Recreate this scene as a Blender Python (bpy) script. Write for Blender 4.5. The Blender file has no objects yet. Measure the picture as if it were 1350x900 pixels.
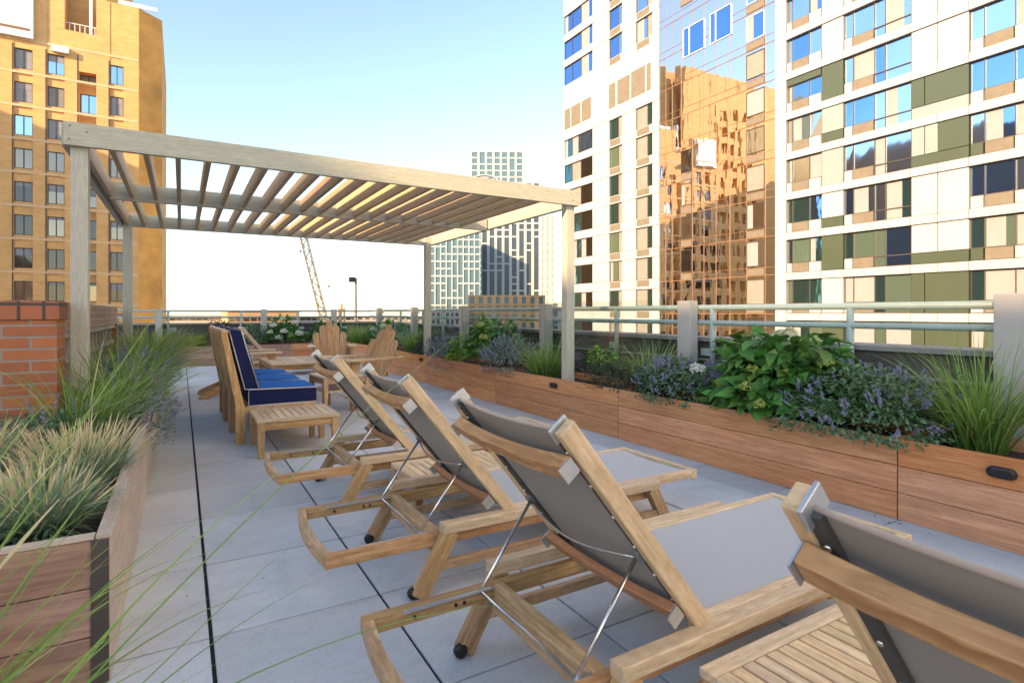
import bpy, math, random
import numpy as np
from mathutils import Vector, Matrix
random.seed(7); rng = np.random.default_rng(11)
D = bpy.data; SC = bpy.context.scene
COL = SC.collection
# ------------------------------------------------------------------ camera
cam = D.cameras.new('camera'); camo = D.objects.new('camera', cam); COL.objects.link(camo)
TH = math.radians(30.506)
camo.location = (0, 0, 1.15); camo.rotation_euler = (math.pi/2, 0, -TH)
cam.sensor_width = 36; cam.lens = 740/1350*36; cam.shift_y = -38/1350
cam.clip_start = .05; cam.clip_end = 6000
cam.dof.use_dof = True; cam.dof.focus_distance = 3.6; cam.dof.aperture_fstop = 9.0
SC.camera = camo
# ------------------------------------------------------------------ sky, sun, exposure
SUN_EL = math.radians(19); SUN_AZ = math.radians(-111)      # azimuth from +Y towards +X
W = D.worlds.new('World'); SC.world = W; W.use_nodes = True
nt = W.node_tree; bg = nt.nodes['Background']
sky = nt.nodes.new('ShaderNodeTexSky'); sky.sky_type = 'NISHITA'; sky.sun_disc = False
sky.sun_elevation = SUN_EL; sky.sun_rotation = SUN_AZ
sky.altitude = 30; sky.air_density = 1.0; sky.dust_density = .5; sky.ozone_density = 1.0
hsv = nt.nodes.new('ShaderNodeHueSaturation'); hsv.inputs['Saturation'].default_value = .93; hsv.inputs['Value'].default_value = 1.0
nt.links.new(sky.outputs[0], hsv.inputs['Color']); nt.links.new(hsv.outputs[0], bg.inputs[0]); bg.inputs[1].default_value = .15
sl = D.lights.new('sun', 'SUN'); sl.energy = 4.6; sl.angle = math.radians(.5); sl.color = (1, .66, .36)
so = D.objects.new('sun', sl); COL.objects.link(so)
sd = Vector((math.sin(SUN_AZ)*math.cos(SUN_EL), math.cos(SUN_AZ)*math.cos(SUN_EL), math.sin(SUN_EL)))
so.rotation_euler = sd.to_track_quat('Z', 'Y').to_euler()
SC.view_settings.view_transform = 'Standard'; SC.view_settings.look = 'None'
SC.view_settings.exposure = 1.45; SC.view_settings.gamma = 1; SC.view_settings.use_curve_mapping = False
SC.render.engine = 'CYCLES'; SC.cycles.max_bounces = 8; SC.cycles.transparent_max_bounces = 24
SC.cycles.use_denoising = True

# ------------------------------------------------------------------ materials
def newmat(name):
    m = D.materials.new(name); m.use_nodes = True
    return m, m.node_tree, m.node_tree.nodes['Principled BSDF']
def N(nt, t, **kw):
    n = nt.nodes.new(t)
    for k, v in kw.items(): setattr(n, k, v)
    return n
def L(nt, a, b): nt.links.new(a, b)
def math_(nt, op, a, b=None, c=None):
    n = N(nt, 'ShaderNodeMath', operation=op)
    for i, v in enumerate((a, b, c)):
        if v is None: continue
        if isinstance(v, (int, float)): n.inputs[i].default_value = v
        else: L(nt, v, n.inputs[i])
    return n.outputs[0]
def mixc(nt, f, a, b, mode='MIX'):
    n = N(nt, 'ShaderNodeMix', data_type='RGBA', blend_type=mode)
    for s, v in ((n.inputs[0], f), (n.inputs[6], a), (n.inputs[7], b)):
        if isinstance(v, (int, float)): s.default_value = v
        elif isinstance(v, tuple): s.default_value = (*v, 1)
        else: L(nt, v, s)
    return n.outputs[2]
def noise(nt, vec, scale, detail=3, rough=.55, dist=0):
    n = N(nt, 'ShaderNodeTexNoise'); n.inputs['Scale'].default_value = scale
    n.inputs['Detail'].default_value = detail; n.inputs['Roughness'].default_value = rough
    n.inputs['Distortion'].default_value = dist
    if vec is not None: L(nt, vec, n.inputs['Vector'])
    return n.outputs[0]
def ramp(nt, f, p0, p1, a=0., b=1.):
    n = N(nt, 'ShaderNodeMapRange'); n.inputs[1].default_value = p0; n.inputs[2].default_value = p1
    n.inputs[3].default_value = a; n.inputs[4].default_value = b; L(nt, f, n.inputs[0]); return n.outputs[0]
def bump(nt, bs, h, strength, dist=.01):
    n = N(nt, 'ShaderNodeBump'); n.inputs['Strength'].default_value = strength; n.inputs['Distance'].default_value = dist
    L(nt, h, n.inputs['Height']); L(nt, n.outputs[0], bs.inputs['Normal'])

def wood(name, dark, light, rough=.6, var=.3, hue=None, grain=1.):
    """grain follows the UV: u runs along each board in metres, v carries 100*board number + metres across"""
    m, nt, bs = newmat(name)
    uv = N(nt, 'ShaderNodeUVMap'); sep = N(nt, 'ShaderNodeSeparateXYZ'); L(nt, uv.outputs[0], sep.inputs[0])
    idn = math_(nt, 'FLOOR', math_(nt, 'DIVIDE', sep.outputs[1], 100.))
    wn = N(nt, 'ShaderNodeTexWhiteNoise', noise_dimensions='1D'); L(nt, idn, wn.inputs['W'])
    wsep = N(nt, 'ShaderNodeSeparateColor'); L(nt, wn.outputs['Color'], wsep.inputs[0])
    cmb = N(nt, 'ShaderNodeCombineXYZ')
    L(nt, math_(nt, 'MULTIPLY', sep.outputs[0], 2.2*grain), cmb.inputs[0])
    L(nt, math_(nt, 'MULTIPLY', math_(nt, 'SUBTRACT', sep.outputs[1], math_(nt, 'MULTIPLY', idn, 100.)), 52.*grain), cmb.inputs[1])
    L(nt, math_(nt, 'MULTIPLY', idn, 3.7), cmb.inputs[2])
    g = noise(nt, cmb.outputs[0], 1.0, 5, .62, .6)
    fine = noise(nt, cmb.outputs[0], 5.0, 3, .6)
    obc = N(nt, 'ShaderNodeTexCoord')
    blotch = noise(nt, obc.outputs['Object'], 3.1, 3, .6)
    c = mixc(nt, ramp(nt, g, .34, .68), dark, light)
    c = mixc(nt, ramp(nt, fine, .42, .62, 0, .5), c, tuple(x*.6 for x in dark))
    c = mixc(nt, math_(nt, 'MULTIPLY', ramp(nt, blotch, .45, .75), .18), c, tuple((a*.5+b*.5)*.8 for a, b in zip(dark, light)))
    hs = N(nt, 'ShaderNodeHueSaturation'); L(nt, c, hs.inputs['Color'])
    L(nt, ramp(nt, wsep.outputs[0], 0, 1, 1-var, 1+var*.8), hs.inputs['Value'])
    L(nt, ramp(nt, wsep.outputs[1], 0, 1, .493, .506), hs.inputs['Hue'])
    L(nt, ramp(nt, wsep.outputs[2], 0, 1, .9, 1.08), hs.inputs['Saturation'])
    L(nt, hs.outputs[0], bs.inputs['Base Color']); bs.inputs['Roughness'].default_value = rough
    bs.inputs['Specular IOR Level'].default_value = .35
    bump(nt, bs, g, .4, .004)
    return m

def plain(name, col, rough=.6, var=.12, scale=6., metal=0., bmp=0., spec=.5, streak=False):
    m, nt, bs = newmat(name)
    tc = N(nt, 'ShaderNodeTexCoord'); v = tc.outputs['Object']
    if streak:
        mp = N(nt, 'ShaderNodeMapping'); mp.inputs['Scale'].default_value = (1, 1, .12); L(nt, v, mp.inputs[0]); v = mp.outputs[0]
    n = noise(nt, v, scale, 4, .6)
    c = mixc(nt, ramp(nt, n, .3, .7), tuple(x*(1-var) for x in col), tuple(min(1, x*(1+var)) for x in col))
    L(nt, c, bs.inputs['Base Color']); bs.inputs['Roughness'].default_value = rough
    bs.inputs['Metallic'].default_value = metal; bs.inputs['Specular IOR Level'].default_value = spec
    if bmp: bump(nt, bs, noise(nt, tc.outputs['Object'], scale*9, 3), bmp, .003)
    return m

def brickmat(name, c1, c2, mortar, bw, bh, ms, offs=.5, bumpd=.006, blot=.25):
    m, nt, bs = newmat(name)
    tc = N(nt, 'ShaderNodeTexCoord'); sep = N(nt, 'ShaderNodeSeparateXYZ'); L(nt, tc.outputs['Object'], sep.inputs[0])
    cmb = N(nt, 'ShaderNodeCombineXYZ'); L(nt, math_(nt, 'ADD', sep.outputs[0], sep.outputs[1]), cmb.inputs[0]); L(nt, sep.outputs[2], cmb.inputs[1])
    b = N(nt, 'ShaderNodeTexBrick'); b.offset = offs; L(nt, cmb.outputs[0], b.inputs['Vector'])
    b.inputs['Color1'].default_value = (*c1, 1); b.inputs['Color2'].default_value = (*c2, 1); b.inputs['Mortar'].default_value = (*mortar, 1)
    b.inputs['Scale'].default_value = 1; b.inputs['Mortar Size'].default_value = ms; b.inputs['Mortar Smooth'].default_value = .2
    b.inputs['Brick Width'].default_value = bw; b.inputs['Row Height'].default_value = bh; b.inputs['Bias'].default_value = -.1
    n = noise(nt, tc.outputs['Object'], 1.6/bh*.12, 5, .65)
    c = mixc(nt, math_(nt, 'MULTIPLY', ramp(nt, n, .4, .75), blot), b.outputs[0], tuple(x*.45 for x in c1))
    L(nt, c, bs.inputs['Base Color']); bs.inputs['Roughness'].default_value = .85
    if bumpd: bump(nt, bs, math_(nt, 'SUBTRACT', math_(nt, 'MULTIPLY', n, .3), b.outputs['Fac']), .6, bumpd)
    return m

def bladesmat(name, base, tip, var=.35, dry=None, dryf=.12, trans=.35):
    """UV: u runs from root to tip, v is a random number per blade"""
    m, nt, bs = newmat(name)
    uv = N(nt, 'ShaderNodeUVMap'); sep = N(nt, 'ShaderNodeSeparateXYZ'); L(nt, uv.outputs[0], sep.inputs[0])
    c = mixc(nt, ramp(nt, sep.outputs[0], .1, .9), base, tip)
    wn = N(nt, 'ShaderNodeTexWhiteNoise', noise_dimensions='1D'); L(nt, sep.outputs[1], wn.inputs['W'])
    ws = N(nt, 'ShaderNodeSeparateColor'); L(nt, wn.outputs['Color'], ws.inputs[0])
    if dry: c = mixc(nt, math_(nt, 'LESS_THAN', ws.outputs[2], dryf), c, dry)
    hs = N(nt, 'ShaderNodeHueSaturation'); L(nt, c, hs.inputs['Color'])
    L(nt, ramp(nt, ws.outputs[0], 0, 1, 1-var, 1+var), hs.inputs['Value']); L(nt, ramp(nt, ws.outputs[1], 0, 1, .475, .52), hs.inputs['Hue'])
    L(nt, hs.outputs[0], bs.inputs['Base Color']); bs.inputs['Roughness'].default_value = .5; bs.inputs['Specular IOR Level'].default_value = .3
    tr = N(nt, 'ShaderNodeBsdfTranslucent'); L(nt, hs.outputs[0], tr.inputs[0])
    mx = N(nt, 'ShaderNodeMixShader'); mx.inputs[0].default_value = trans
    L(nt, bs.outputs[0], mx.inputs[1]); L(nt, tr.outputs[0], mx.inputs[2]); L(nt, mx.outputs[0], nt.nodes['Material Output'].inputs[0])
    return m

def glassy(name, col, metal=1., rough=.02, wav=0., wscale=.35):
    m, nt, bs = newmat(name)
    bs.inputs['Base Color'].default_value = (*col, 1); bs.inputs['Metallic'].default_value = metal; bs.inputs['Roughness'].default_value = rough
    if wav:
        tc = N(nt, 'ShaderNodeTexCoord'); mp = N(nt, 'ShaderNodeMapping'); mp.inputs['Scale'].default_value = (1, 1.6, .55); L(nt, tc.outputs['Object'], mp.inputs[0])
        bump(nt, bs, noise(nt, mp.outputs[0], wscale, 2.5, .55), wav, 1.)
    return m

M = {}
M['teak'] = wood('teak', (.39, .21, .09), (.68, .435, .22), .55, .16)
M['teak_pale'] = wood('teak weathered', (.55, .385, .215), (.79, .59, .365), .6, .14)
M['teak_deep'] = wood('teak oiled', (.37, .175, .075), (.55, .29, .135), .5, .12)
M['ipe'] = wood('planter hardwood', (.50, .215, .09), (.72, .375, .18), .6, .15, grain=.6)
M['ipe_brown'] = wood('planter hardwood brown', (.29, .17, .12), (.48, .31, .215), .65, .35, grain=.6)
M['litwood'] = wood('planter hardwood lit side', (.50, .40, .33), (.68, .56, .47), .7, .15, grain=.6)  # right boards of brown planters: light on that side painted as paler wood
M['capwood'] = wood('planter rim', (.42, .33, .26), (.58, .48, .39), .7, .1)
M['paintwood'] = wood('painted cedar', (.45, .435, .345), (.53, .51, .41), .6, .06)
M['slatwood_glow'] = wood('roof slat with sun glow', (.48, .355, .21), (.58, .44, .27), .6, .1)  # warm glow of low sun on the slats put into the colour
M['steel'] = plain('stainless steel', (.62, .61, .6), .25, .05, 20, 1.)
M['zinc'] = plain('zinc strip', (.55, .57, .58), .4, .1, 20, .8)
M['black'] = plain('black plastic', (.012, .012, .014), .4, .2, 20)
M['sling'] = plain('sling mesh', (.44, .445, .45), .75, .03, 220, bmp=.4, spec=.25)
M['sling_shade'] = plain('sling mesh shaded', (.29, .28, .265), .75, .03, 220, bmp=.4, spec=.25)  # same mesh darkened: shade behind the raised back put into the colour
M['hem'] = plain('sling hem', (.06, .058, .055), .7, .1, 40)
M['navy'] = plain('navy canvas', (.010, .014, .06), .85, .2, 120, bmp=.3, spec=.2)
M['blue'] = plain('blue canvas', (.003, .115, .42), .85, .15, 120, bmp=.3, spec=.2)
M['piping'] = plain('cream piping', (.55, .52, .5), .8, .08, 40)
M['soil'] = plain('soil', (.03, .022, .017), .95, .5, 30, bmp=1.)
M['mulch'] = plain('mulch', (.12, .065, .04), .95, .5, 40, bmp=1.)
M['liner'] = plain('planter liner', (.015, .018, .022), .6, .2, 8)
M['concrete'] = plain('parapet concrete', (.075, .072, .066), .9, .3, 3, bmp=.5)
M['cap'] = plain('parapet cap', (.23, .23, .22), .8, .12, 4)
M['rail'] = plain('rail paint', (.33, .42, .385), .35, .06, 8)
M['whitepost'] = plain('white post paint', (.42, .405, .38), .55, .06, 5, streak=True)
M['joint'] = plain('paver joint', (.012, .013, .015), .95, .1, 5)
M['brick'] = brickmat('red brick', (.42, .14, .055), (.30, .10, .05), (.30, .24, .2), .203, .0677, .008)
M['brickcap'] = brickmat('soldier brick', (.36, .11, .05), (.22, .10, .065), (.10, .08, .07), .092, .4, .008, 0)
M['brickfar'] = brickmat('pale brick', (.36, .23, .16), (.30, .17, .11), (.36, .3, .25), .203, .0677, .01)
M['block'] = plain('breeze block', (.36, .35, .31), .9, .15, 6, bmp=.4)
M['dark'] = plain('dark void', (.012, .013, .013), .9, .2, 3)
M['brickwarm'] = brickmat('orange tower brick', (.76, .43, .145), (.68, .365, .12), (.62, .42, .23), .9, .3, .035, .5, 0, .3)
M['sillband'] = plain('tower stone band', (.68, .47, .27), .85, .1, 2)
M['stucco'] = plain('orange side wall', (.68, .33, .075), .8, .3, .25)
M['mullion'] = plain('dark window frame', (.07, .055, .045), .5, .1, 4)
M['bronze'] = plain('bronze mullion', (.22, .12, .06), .5, .15, 3)
M['panelwhite'] = plain('white wall panel', (.38, .40, .425), .5, .05, .6)
M['panelmint'] = plain('pale mint panel', (.24, .29, .30), .35, .03, .6)
M['panelgreen'] = plain('green glass panel', (.062, .085, .057), .3, .06, .4)
M['louvre'] = plain('tan louvre', (.165, .145, .11), .6, .12, 3)
M['backing'] = plain('wall backing', (.20, .12, .07), .9, .1, 2)
M['g_mirror'] = glassy('mirror glass', (.80, .80, .86), 1., .015, .006, .45)
M['g_blue'] = glassy('blue window glass', (.20, .38, .72), 1., .03, .02)
M['g_sky'] = glassy('sky window glass', (.46, .62, .80), 1., .05, .02)
M['g_teal'] = glassy('teal window glass', (.10, .21, .24), .9, .04, .02)
M['g_green'] = glassy('green window glass', (.28, .42, .33), .8, .1, .02)
M['g_dark'] = glassy('dark window glass', (.10, .09, .085), .9, .05, .02)
M['g_warm'] = glassy('warm window glass', (.30, .24, .19), .9, .06, .03)
M['blind'] = plain('window blind', (.26, .27, .285), .6, .06, 2)
M['curtain'] = plain('cream curtain', (.225, .22, .20), .6, .1, 2)
M['paintwhite'] = plain('white paint', (.78, .78, .77), .5, .04, 2)
M['bouncewall'] = plain('pale blue bounce wall', (.66, .74, .84), .6, .04, .3)  # bluish so the added block bounces neutral light onto the deck
M['fartower'] = plain('pale tower frame', (.34, .37, .385), .6, .04, .05)
M['farglass'] = glassy('far tower glass', (.04, .06, .08), .2, .3)
M['farglass2'] = glassy('far tower pale glass', (.085, .155, .19), .25, .3)
M['farcream'] = plain('cream tower wall', (.45, .41, .35), .7, .05, .05)
M['farorange'] = plain('far brick block', (.40, .25, .125), .8, .1, .1)
M['cranewhite'] = plain('crane lattice paint', (.20, .18, .155), .6, .1, 1)
M['grey'] = plain('grey metal', (.16, .165, .17), .5, .1, 5)
M['ground'] = plain('city ground', (.16, .15, .14), .95, .3, .02)
M['roof'] = plain('roof membrane', (.42, .36, .28), .9, .15, .3)
M['fountain'] = bladesmat('fountain grass', (0.098, 0.195, 0.037), (0.268, 0.415, 0.091), .35, (0.537, 0.464, 0.220), .08)
M['fountainyellow'] = bladesmat('yellow green grass', (0.135, 0.225, 0.030), (0.330, 0.420, 0.068), .3, (0.540, 0.450, 0.150), .08)
M['fescue'] = bladesmat('blue fescue', (0.073, 0.135, 0.083), (0.270, 0.415, 0.249), .35, (0.622, 0.539, 0.249), .08)
M['seed'] = bladesmat('seed heads', (.44, .38, .19), (.66, .56, .32), .25)
M['catmint'] = bladesmat('catmint leaf', (0.062, 0.135, 0.062), (0.177, 0.290, 0.145), .35)
M['sage'] = bladesmat('grey sage leaf', (0.148, 0.198, 0.173), (0.281, 0.346, 0.314), .3)
M['lav'] = bladesmat('lavender flower', (.22, .21, .36), (.36, .35, .52), .3)
M['darkshrub'] = bladesmat('dark shrub leaf', (0.040, 0.055, 0.037), (0.110, 0.137, 0.083), .35)
M['hydr'] = bladesmat('hydrangea leaf', (0.043, 0.134, 0.024), (0.104, 0.268, 0.051), .4, (0.244, 0.317, 0.061), .05, .25)
M['lime'] = bladesmat('lime leaf', (0.130, 0.273, 0.019), (0.260, 0.468, 0.052), .25)
M['blade'] = bladesmat('arching blade', (.10, .20, .03), (.26, .40, .09), .3, (.44, .38, .14), .08)
M['cream'] = bladesmat('cream petals', (.50, .52, .30), (.72, .72, .52), .15)
M['whitepetal'] = bladesmat('white petals', (.62, .62, .58), (.75, .75, .7), .1)
M['limepetal'] = bladesmat('lime petals', (.36, .46, .08), (.52, .60, .18), .15)
M['stem'] = plain('plant stem', (.07, .08, .03), .7, .2, 20)
M['straw'] = plain('straw stems', (.30, .22, .1), .8, .3, 20)
def paver():
    m, nt, bs = newmat('concrete paver')
    uv = N(nt, 'ShaderNodeUVMap'); sep = N(nt, 'ShaderNodeSeparateXYZ'); L(nt, uv.outputs[0], sep.inputs[0])
    idn = math_(nt, 'FLOOR', math_(nt, 'DIVIDE', sep.outputs[1], 100.))
    wn = N(nt, 'ShaderNodeTexWhiteNoise', noise_dimensions='1D'); L(nt, idn, wn.inputs['W'])
    tc = N(nt, 'ShaderNodeTexCoord')
    n1 = noise(nt, tc.outputs['Object'], 2.3, 5, .65); n2 = noise(nt, tc.outputs['Object'], 90, 3, .7); n3 = noise(nt, tc.outputs['Object'], 9, 4, .7)
    c = mixc(nt, ramp(nt, n1, .3, .7), (.50, .52, .535), (.60, .62, .63))
    n4 = noise(nt, tc.outputs['Object'], .9, 6, .75, .8)
    c = mixc(nt, ramp(nt, n4, .52, .62, 0, .35), c, (.36, .365, .37))
    c = mixc(nt, ramp(nt, n3, .5, .75, 0, .6), c, (.43, .445, .46))
    c = mixc(nt, ramp(nt, n2, .52, .68, 0, .4), c, (.30, .30, .295))
    hs = N(nt, 'ShaderNodeHueSaturation'); L(nt, c, hs.inputs['Color']); L(nt, ramp(nt, wn.outputs[0], 0, 1, .88, 1.08), hs.inputs['Value'])
    L(nt, hs.outputs[0], bs.inputs['Base Color']); bs.inputs['Roughness'].default_value = .75
    bump(nt, bs, n2, .25, .002); return m
M['paver'] = paver()
def clearglass():
    m, nt, bs = newmat('clear glass screen')
    t = N(nt, 'ShaderNodeBsdfTransparent'); t.inputs[0].default_value = (.93, .96, .95, 1)
    g = N(nt, 'ShaderNodeBsdfGlossy'); g.inputs['Roughness'].default_value = .02
    lw = N(nt, 'ShaderNodeLayerWeight'); lw.inputs[0].default_value = .25
    mx = N(nt, 'ShaderNodeMixShader'); L(nt, math_(nt, 'MULTIPLY', lw.outputs['Fresnel'], .22), mx.inputs[0])
    L(nt, t.outputs[0], mx.inputs[1]); L(nt, g.outputs[0], mx.inputs[2]); L(nt, mx.outputs[0], nt.nodes['Material Output'].inputs[0]); return m
M['clear'] = clearglass()

# ------------------------------------------------------------------ mesh builder
BID = [0]
class MB:
    def __init__(s): s.v = []; s.f = []; s.uv = []
    def bar(s, p0, p1, w, h, up=(0, 0, 1), w1=None, h1=None):
        p0 = Vector(p0); p1 = Vector(p1); d = (p1-p0); ln = d.length; d.normalize(); up = Vector(up)
        if abs(d.dot(up)) > .98: up = Vector((1, 0, 0)) if abs(d.x) < .9 else Vector((0, 1, 0))
        sd_ = d.cross(up).normalized(); up = sd_.cross(d).normalized()
        w1 = w if w1 is None else w1; h1 = h if h1 is None else h1
        b = len(s.v)
        for p, a, c in ((p0, w, h), (p1, w1, h1)):
            for sx, sy in ((-1, -1), (1, -1), (1, 1), (-1, 1)): s.v.append(p+sd_*(sx*a/2)+up*(sy*c/2))
        BID[0] += 1; k = BID[0]*100.+1; r = random.random()*7
        a0 = [0, w, w+h, 2*w+h, 2*w+2*h]
        for i in range(4):
            j = (i+1) % 4; s.f.append((b+i, b+j, b+4+j, b+4+i))
            s.uv += [(r, k+a0[i]), (r, k+a0[i+1]), (r+ln, k+a0[i+1]), (r+ln, k+a0[i])]
        s.f.append((b+3, b+2, b+1, b)); s.f.append((b+4, b+5, b+6, b+7))
        for _ in range(2): s.uv += [(r, k), (r+.02, k+w), (r+.02, k+w+h*.5), (r, k+h)]
        return s
    def box(s, a, b):
        a = Vector(a); b = Vector(b); d = b-a; c = (a+b)/2
        if d.z >= d.x and d.z >= d.y: return s.bar((c.x, c.y, a.z), (c.x, c.y, b.z), d.y, d.x, (1, 0, 0))
        if d.x >= d.y: return s.bar((a.x, c.y, c.z), (b.x, c.y, c.z), d.y, d.z)
        return s.bar((c.x, a.y, c.z), (c.x, b.y, c.z), d.x, d.z)
    def face(s, pts, uvs=None):
        b = len(s.v); s.v += [Vector(p) for p in pts]; s.f.append(tuple(range(b, b+len(pts))))
        s.uv += uvs or [(p[0], p[1]) for p in pts]; return s
    def prism(s, pts, ext, ud=None):
        """closed outline pts (3-D, planar) pushed along ext"""
        pts = [Vector(p) for p in pts]; ext = Vector(ext); n = len(pts); b = len(s.v)
        s.v += pts + [p+ext for p in pts]; BID[0] += 1; k = BID[0]*100.+1
        ud = Vector(ud).normalized() if ud else (pts[1]-pts[0]).normalized()
        nv = ext.normalized(); wd = nv.cross(ud)
        q = [(p.dot(ud)+9, k+5+p.dot(wd)) for p in pts]
        s.f.append(tuple(range(b+n-1, b-1, -1))); s.uv += q[::-1]
        s.f.append(tuple(range(b+n, b+2*n))); s.uv += q
        for i in range(n):
            j = (i+1) % n; s.f.append((b+i, b+j, b+n+j, b+n+i)); e = ext.length
            s.uv += [q[i], q[j], (q[j][0], q[j][1]+e), (q[i][0], q[i][1]+e)]
        return s
    def strip(s, a, b, th):
        """board following two edge polylines a, b of equal length, thickness vector th"""
        return s.prism(list(a)+list(b)[::-1], th, (Vector(a[-1])-Vector(a[0])))
    def tube(s, pts, r, n=8, r1=None):
        pts = [Vector(p) for p in pts]; b = len(s.v); m = len(pts); prev = None
        for i, p in enumerate(pts):
            d = (pts[min(i+1, m-1)]-pts[max(i-1, 0)]).normalized()
            u = Vector((0, 0, 1)) if abs(d.z) < .9 else Vector((1, 0, 0))
            if prev is not None: u = prev
            a = d.cross(u).normalized(); u = a.cross(d).normalized(); prev = u
            rr = r if r1 is None else r+(r1-r)*i/(m-1)
            for k in range(n):
                t = 2*math.pi*k/n; s.v.append(p+a*(rr*math.cos(t))+u*(rr*math.sin(t)))
        for i in range(m-1):
            for k in range(n):
                l = (k+1) % n; s.f.append((b+i*n+k, b+i*n+l, b+(i+1)*n+l, b+(i+1)*n+k)); s.uv += [(i, k), (i, k+1), (i+1, k+1), (i+1, k)]
        s.f.append(tuple(b+k for k in range(n-1, -1, -1))); s.uv += [(0, 0)]*n
        s.f.append(tuple(b+(m-1)*n+k for k in range(n))); s.uv += [(0, 0)]*n
        return s
    def lathe(s, c, prof, n=20, ax='z'):
        b = len(s.v); c = Vector(c)
        for r, h in prof:
            for k in range(n):
                t = 2*math.pi*k/n; q = (r*math.cos(t), r*math.sin(t), h)
                s.v.append(c+Vector(q if ax == 'z' else ((q[2], q[0], q[1]) if ax == 'x' else (q[0], q[2], q[1]))))
        for i in range(len(prof)-1):
            for k in range(n):
                l = (k+1) % n; s.f.append((b+i*n+k, b+i*n+l, b+(i+1)*n+l, b+(i+1)*n+k)); s.uv += [(0, 0)]*4
        s.f.append(tuple(b+k for k in range(n-1, -1, -1))); s.uv += [(0, 0)]*n
        s.f.append(tuple(b+(len(prof)-1)*n+k for k in range(n))); s.uv += [(0, 0)]*n
        return s
    def build(s, name, mat, parent=None, bevel=0, smooth=False, org=None):
        me = D.meshes.new(name); vs = s.v
        if org is None and parent is not None: org = ORG.get(parent.name)
        if org is not None: o_ = Vector(org); vs = [p-o_ for p in vs]
        me.from_pydata([tuple(p) for p in vs], [], s.f)
        ul = me.uv_layers.new(name='UVMap'); ul.data.foreach_set('uv', np.array(s.uv, dtype=np.float32).ravel())
        me.materials.append(M[mat] if isinstance(mat, str) else mat)
        if smooth: me.polygons.foreach_set('use_smooth', [True]*len(me.polygons))
        o = D.objects.new(name, me); COL.objects.link(o)
        if parent is not None:
            o.parent = parent
            if org is not None: ORG[o.name] = org
        elif org is not None: o.location = org
        if bevel:
            b = o.modifiers.new('bevel', 'BEVEL'); b.width = bevel; b.segments = 2; b.limit_method = 'ANGLE'; b.angle_limit = math.radians(40)
        return o
ORG = {}
def tag(o, label=None, cat=None, group=None, kind=None):
    if cat and not kind: kind = 'thing'
    for k, v in (('label', label), ('category', cat), ('group', group), ('kind', kind)):
        if v: o[k] = v
    return o
def thing(name, label, cat, loc=(0, 0, 0), rz=0, group=None, local=False):
    o = D.objects.new(name, None); COL.objects.link(o); o.location = loc; o.rotation_euler = (0, 0, rz); o.empty_display_size = .2
    if not local: ORG[o.name] = loc
    return tag(o, label, cat, group)
def copy_tree(o, parent=None):
    c = o.copy(); COL.objects.link(c)
    if parent is not None: c.parent = parent
    for ch in list(o.children): copy_tree(ch, c)
    return c
def struct(mb, name, mat, bevel=0): return tag(mb.build(name, mat, bevel=bevel), kind='structure')

# ------------------------------------------------------------------ foliage
def npmesh(name, mat, V, F, UV, parent, org=None):
    """V (n,3), F list of equal-length index rows, UV per loop"""
    me = D.meshes.new(name); nf, k = F.shape
    if org is None and parent is not None: org = ORG.get(parent.name)
    if org is not None: V = V-np.array(org)
    me.vertices.add(len(V)); me.vertices.foreach_set('co', V.astype(np.float32).ravel())
    me.loops.add(nf*k); me.loops.foreach_set('vertex_index', F.astype(np.int32).ravel())
    me.polygons.add(nf); me.polygons.foreach_set('loop_start', np.arange(0, nf*k, k, dtype=np.int32))
    try: me.polygons.foreach_set('loop_total', np.full(nf, k, dtype=np.int32))
    except Exception: pass
    me.polygons.foreach_set('use_smooth', np.ones(nf, dtype=bool))
    ul = me.uv_layers.new(name='UVMap'); ul.data.foreach_set('uv', UV.astype(np.float32).ravel())
    me.update(calc_edges=True); me.validate()
    me.materials.append(M[mat] if isinstance(mat, str) else mat)
    o = D.objects.new(name, me); COL.objects.link(o)
    if parent is not None: o.parent = parent
    elif org is not None: o.location = org
    return o
def blades(name, mat, parent, base, az, lean, ln, w, droop, seg=6, prof=None, org=None):
    n = len(base); t = np.linspace(0, 1, seg+1)
    hor = np.stack([np.cos(az), np.sin(az)], 1)
    h = ln[:, None]*(np.sin(lean)[:, None]*t+droop[:, None]*.55*t**2.2)
    z = ln[:, None]*(np.cos(lean)[:, None]*t-droop[:, None]*.62*t**2.6)
    P = np.zeros((n, seg+1, 3)); P[..., :2] = base[:, None, :2]+hor[:, None, :]*h[..., None]; P[..., 2] = base[:, None, 2]+z
    tw = az+math.pi/2+rng.normal(0, .5, n); sdv = np.stack([np.cos(tw), np.sin(tw), rng.normal(0, .25, n)], 1)
    pr = (1-t**1.8)*.96+.04 if prof is None else prof(t)
    off = sdv[:, None, :]*(w[:, None]*pr[None, :]/2)[..., None]
    V = np.stack([P-off, P+off], 2).reshape(-1, 3)
    i = np.arange(n)[:, None]*(2*(seg+1)); k = np.arange(seg)[None, :]*2
    a = (i+k).ravel(); F = np.stack([a, a+1, a+3, a+2], 1)
    rv = rng.random(n)*97.
    u0 = np.tile(t[:-1], n); u1 = np.tile(t[1:], n); rr = np.repeat(rv, seg)
    UV = np.stack([np.stack([u0, rr], 1), np.stack([u0, rr], 1), np.stack([u1, rr], 1), np.stack([u1, rr], 1)], 1).reshape(-1, 2)
    return npmesh(name, mat, V, F, UV, parent, org)
LT = np.array([(0, 0, 0), (-.36, .28, .05), (0, .3, -.03), (.36, .28, .05), (-.30, .65, .03), (0, .66, -.04), (.30, .65, .03), (0, 1, -.12)])
LF = np.array([(0, 2, 1, 1), (0, 3, 2, 2), (1, 2, 5, 4), (2, 3, 6, 5), (4, 5, 7, 7), (5, 6, 7, 7)])
LU = np.array([0, .3, .3, .3, .7, .7, .7, 1.])
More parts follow.
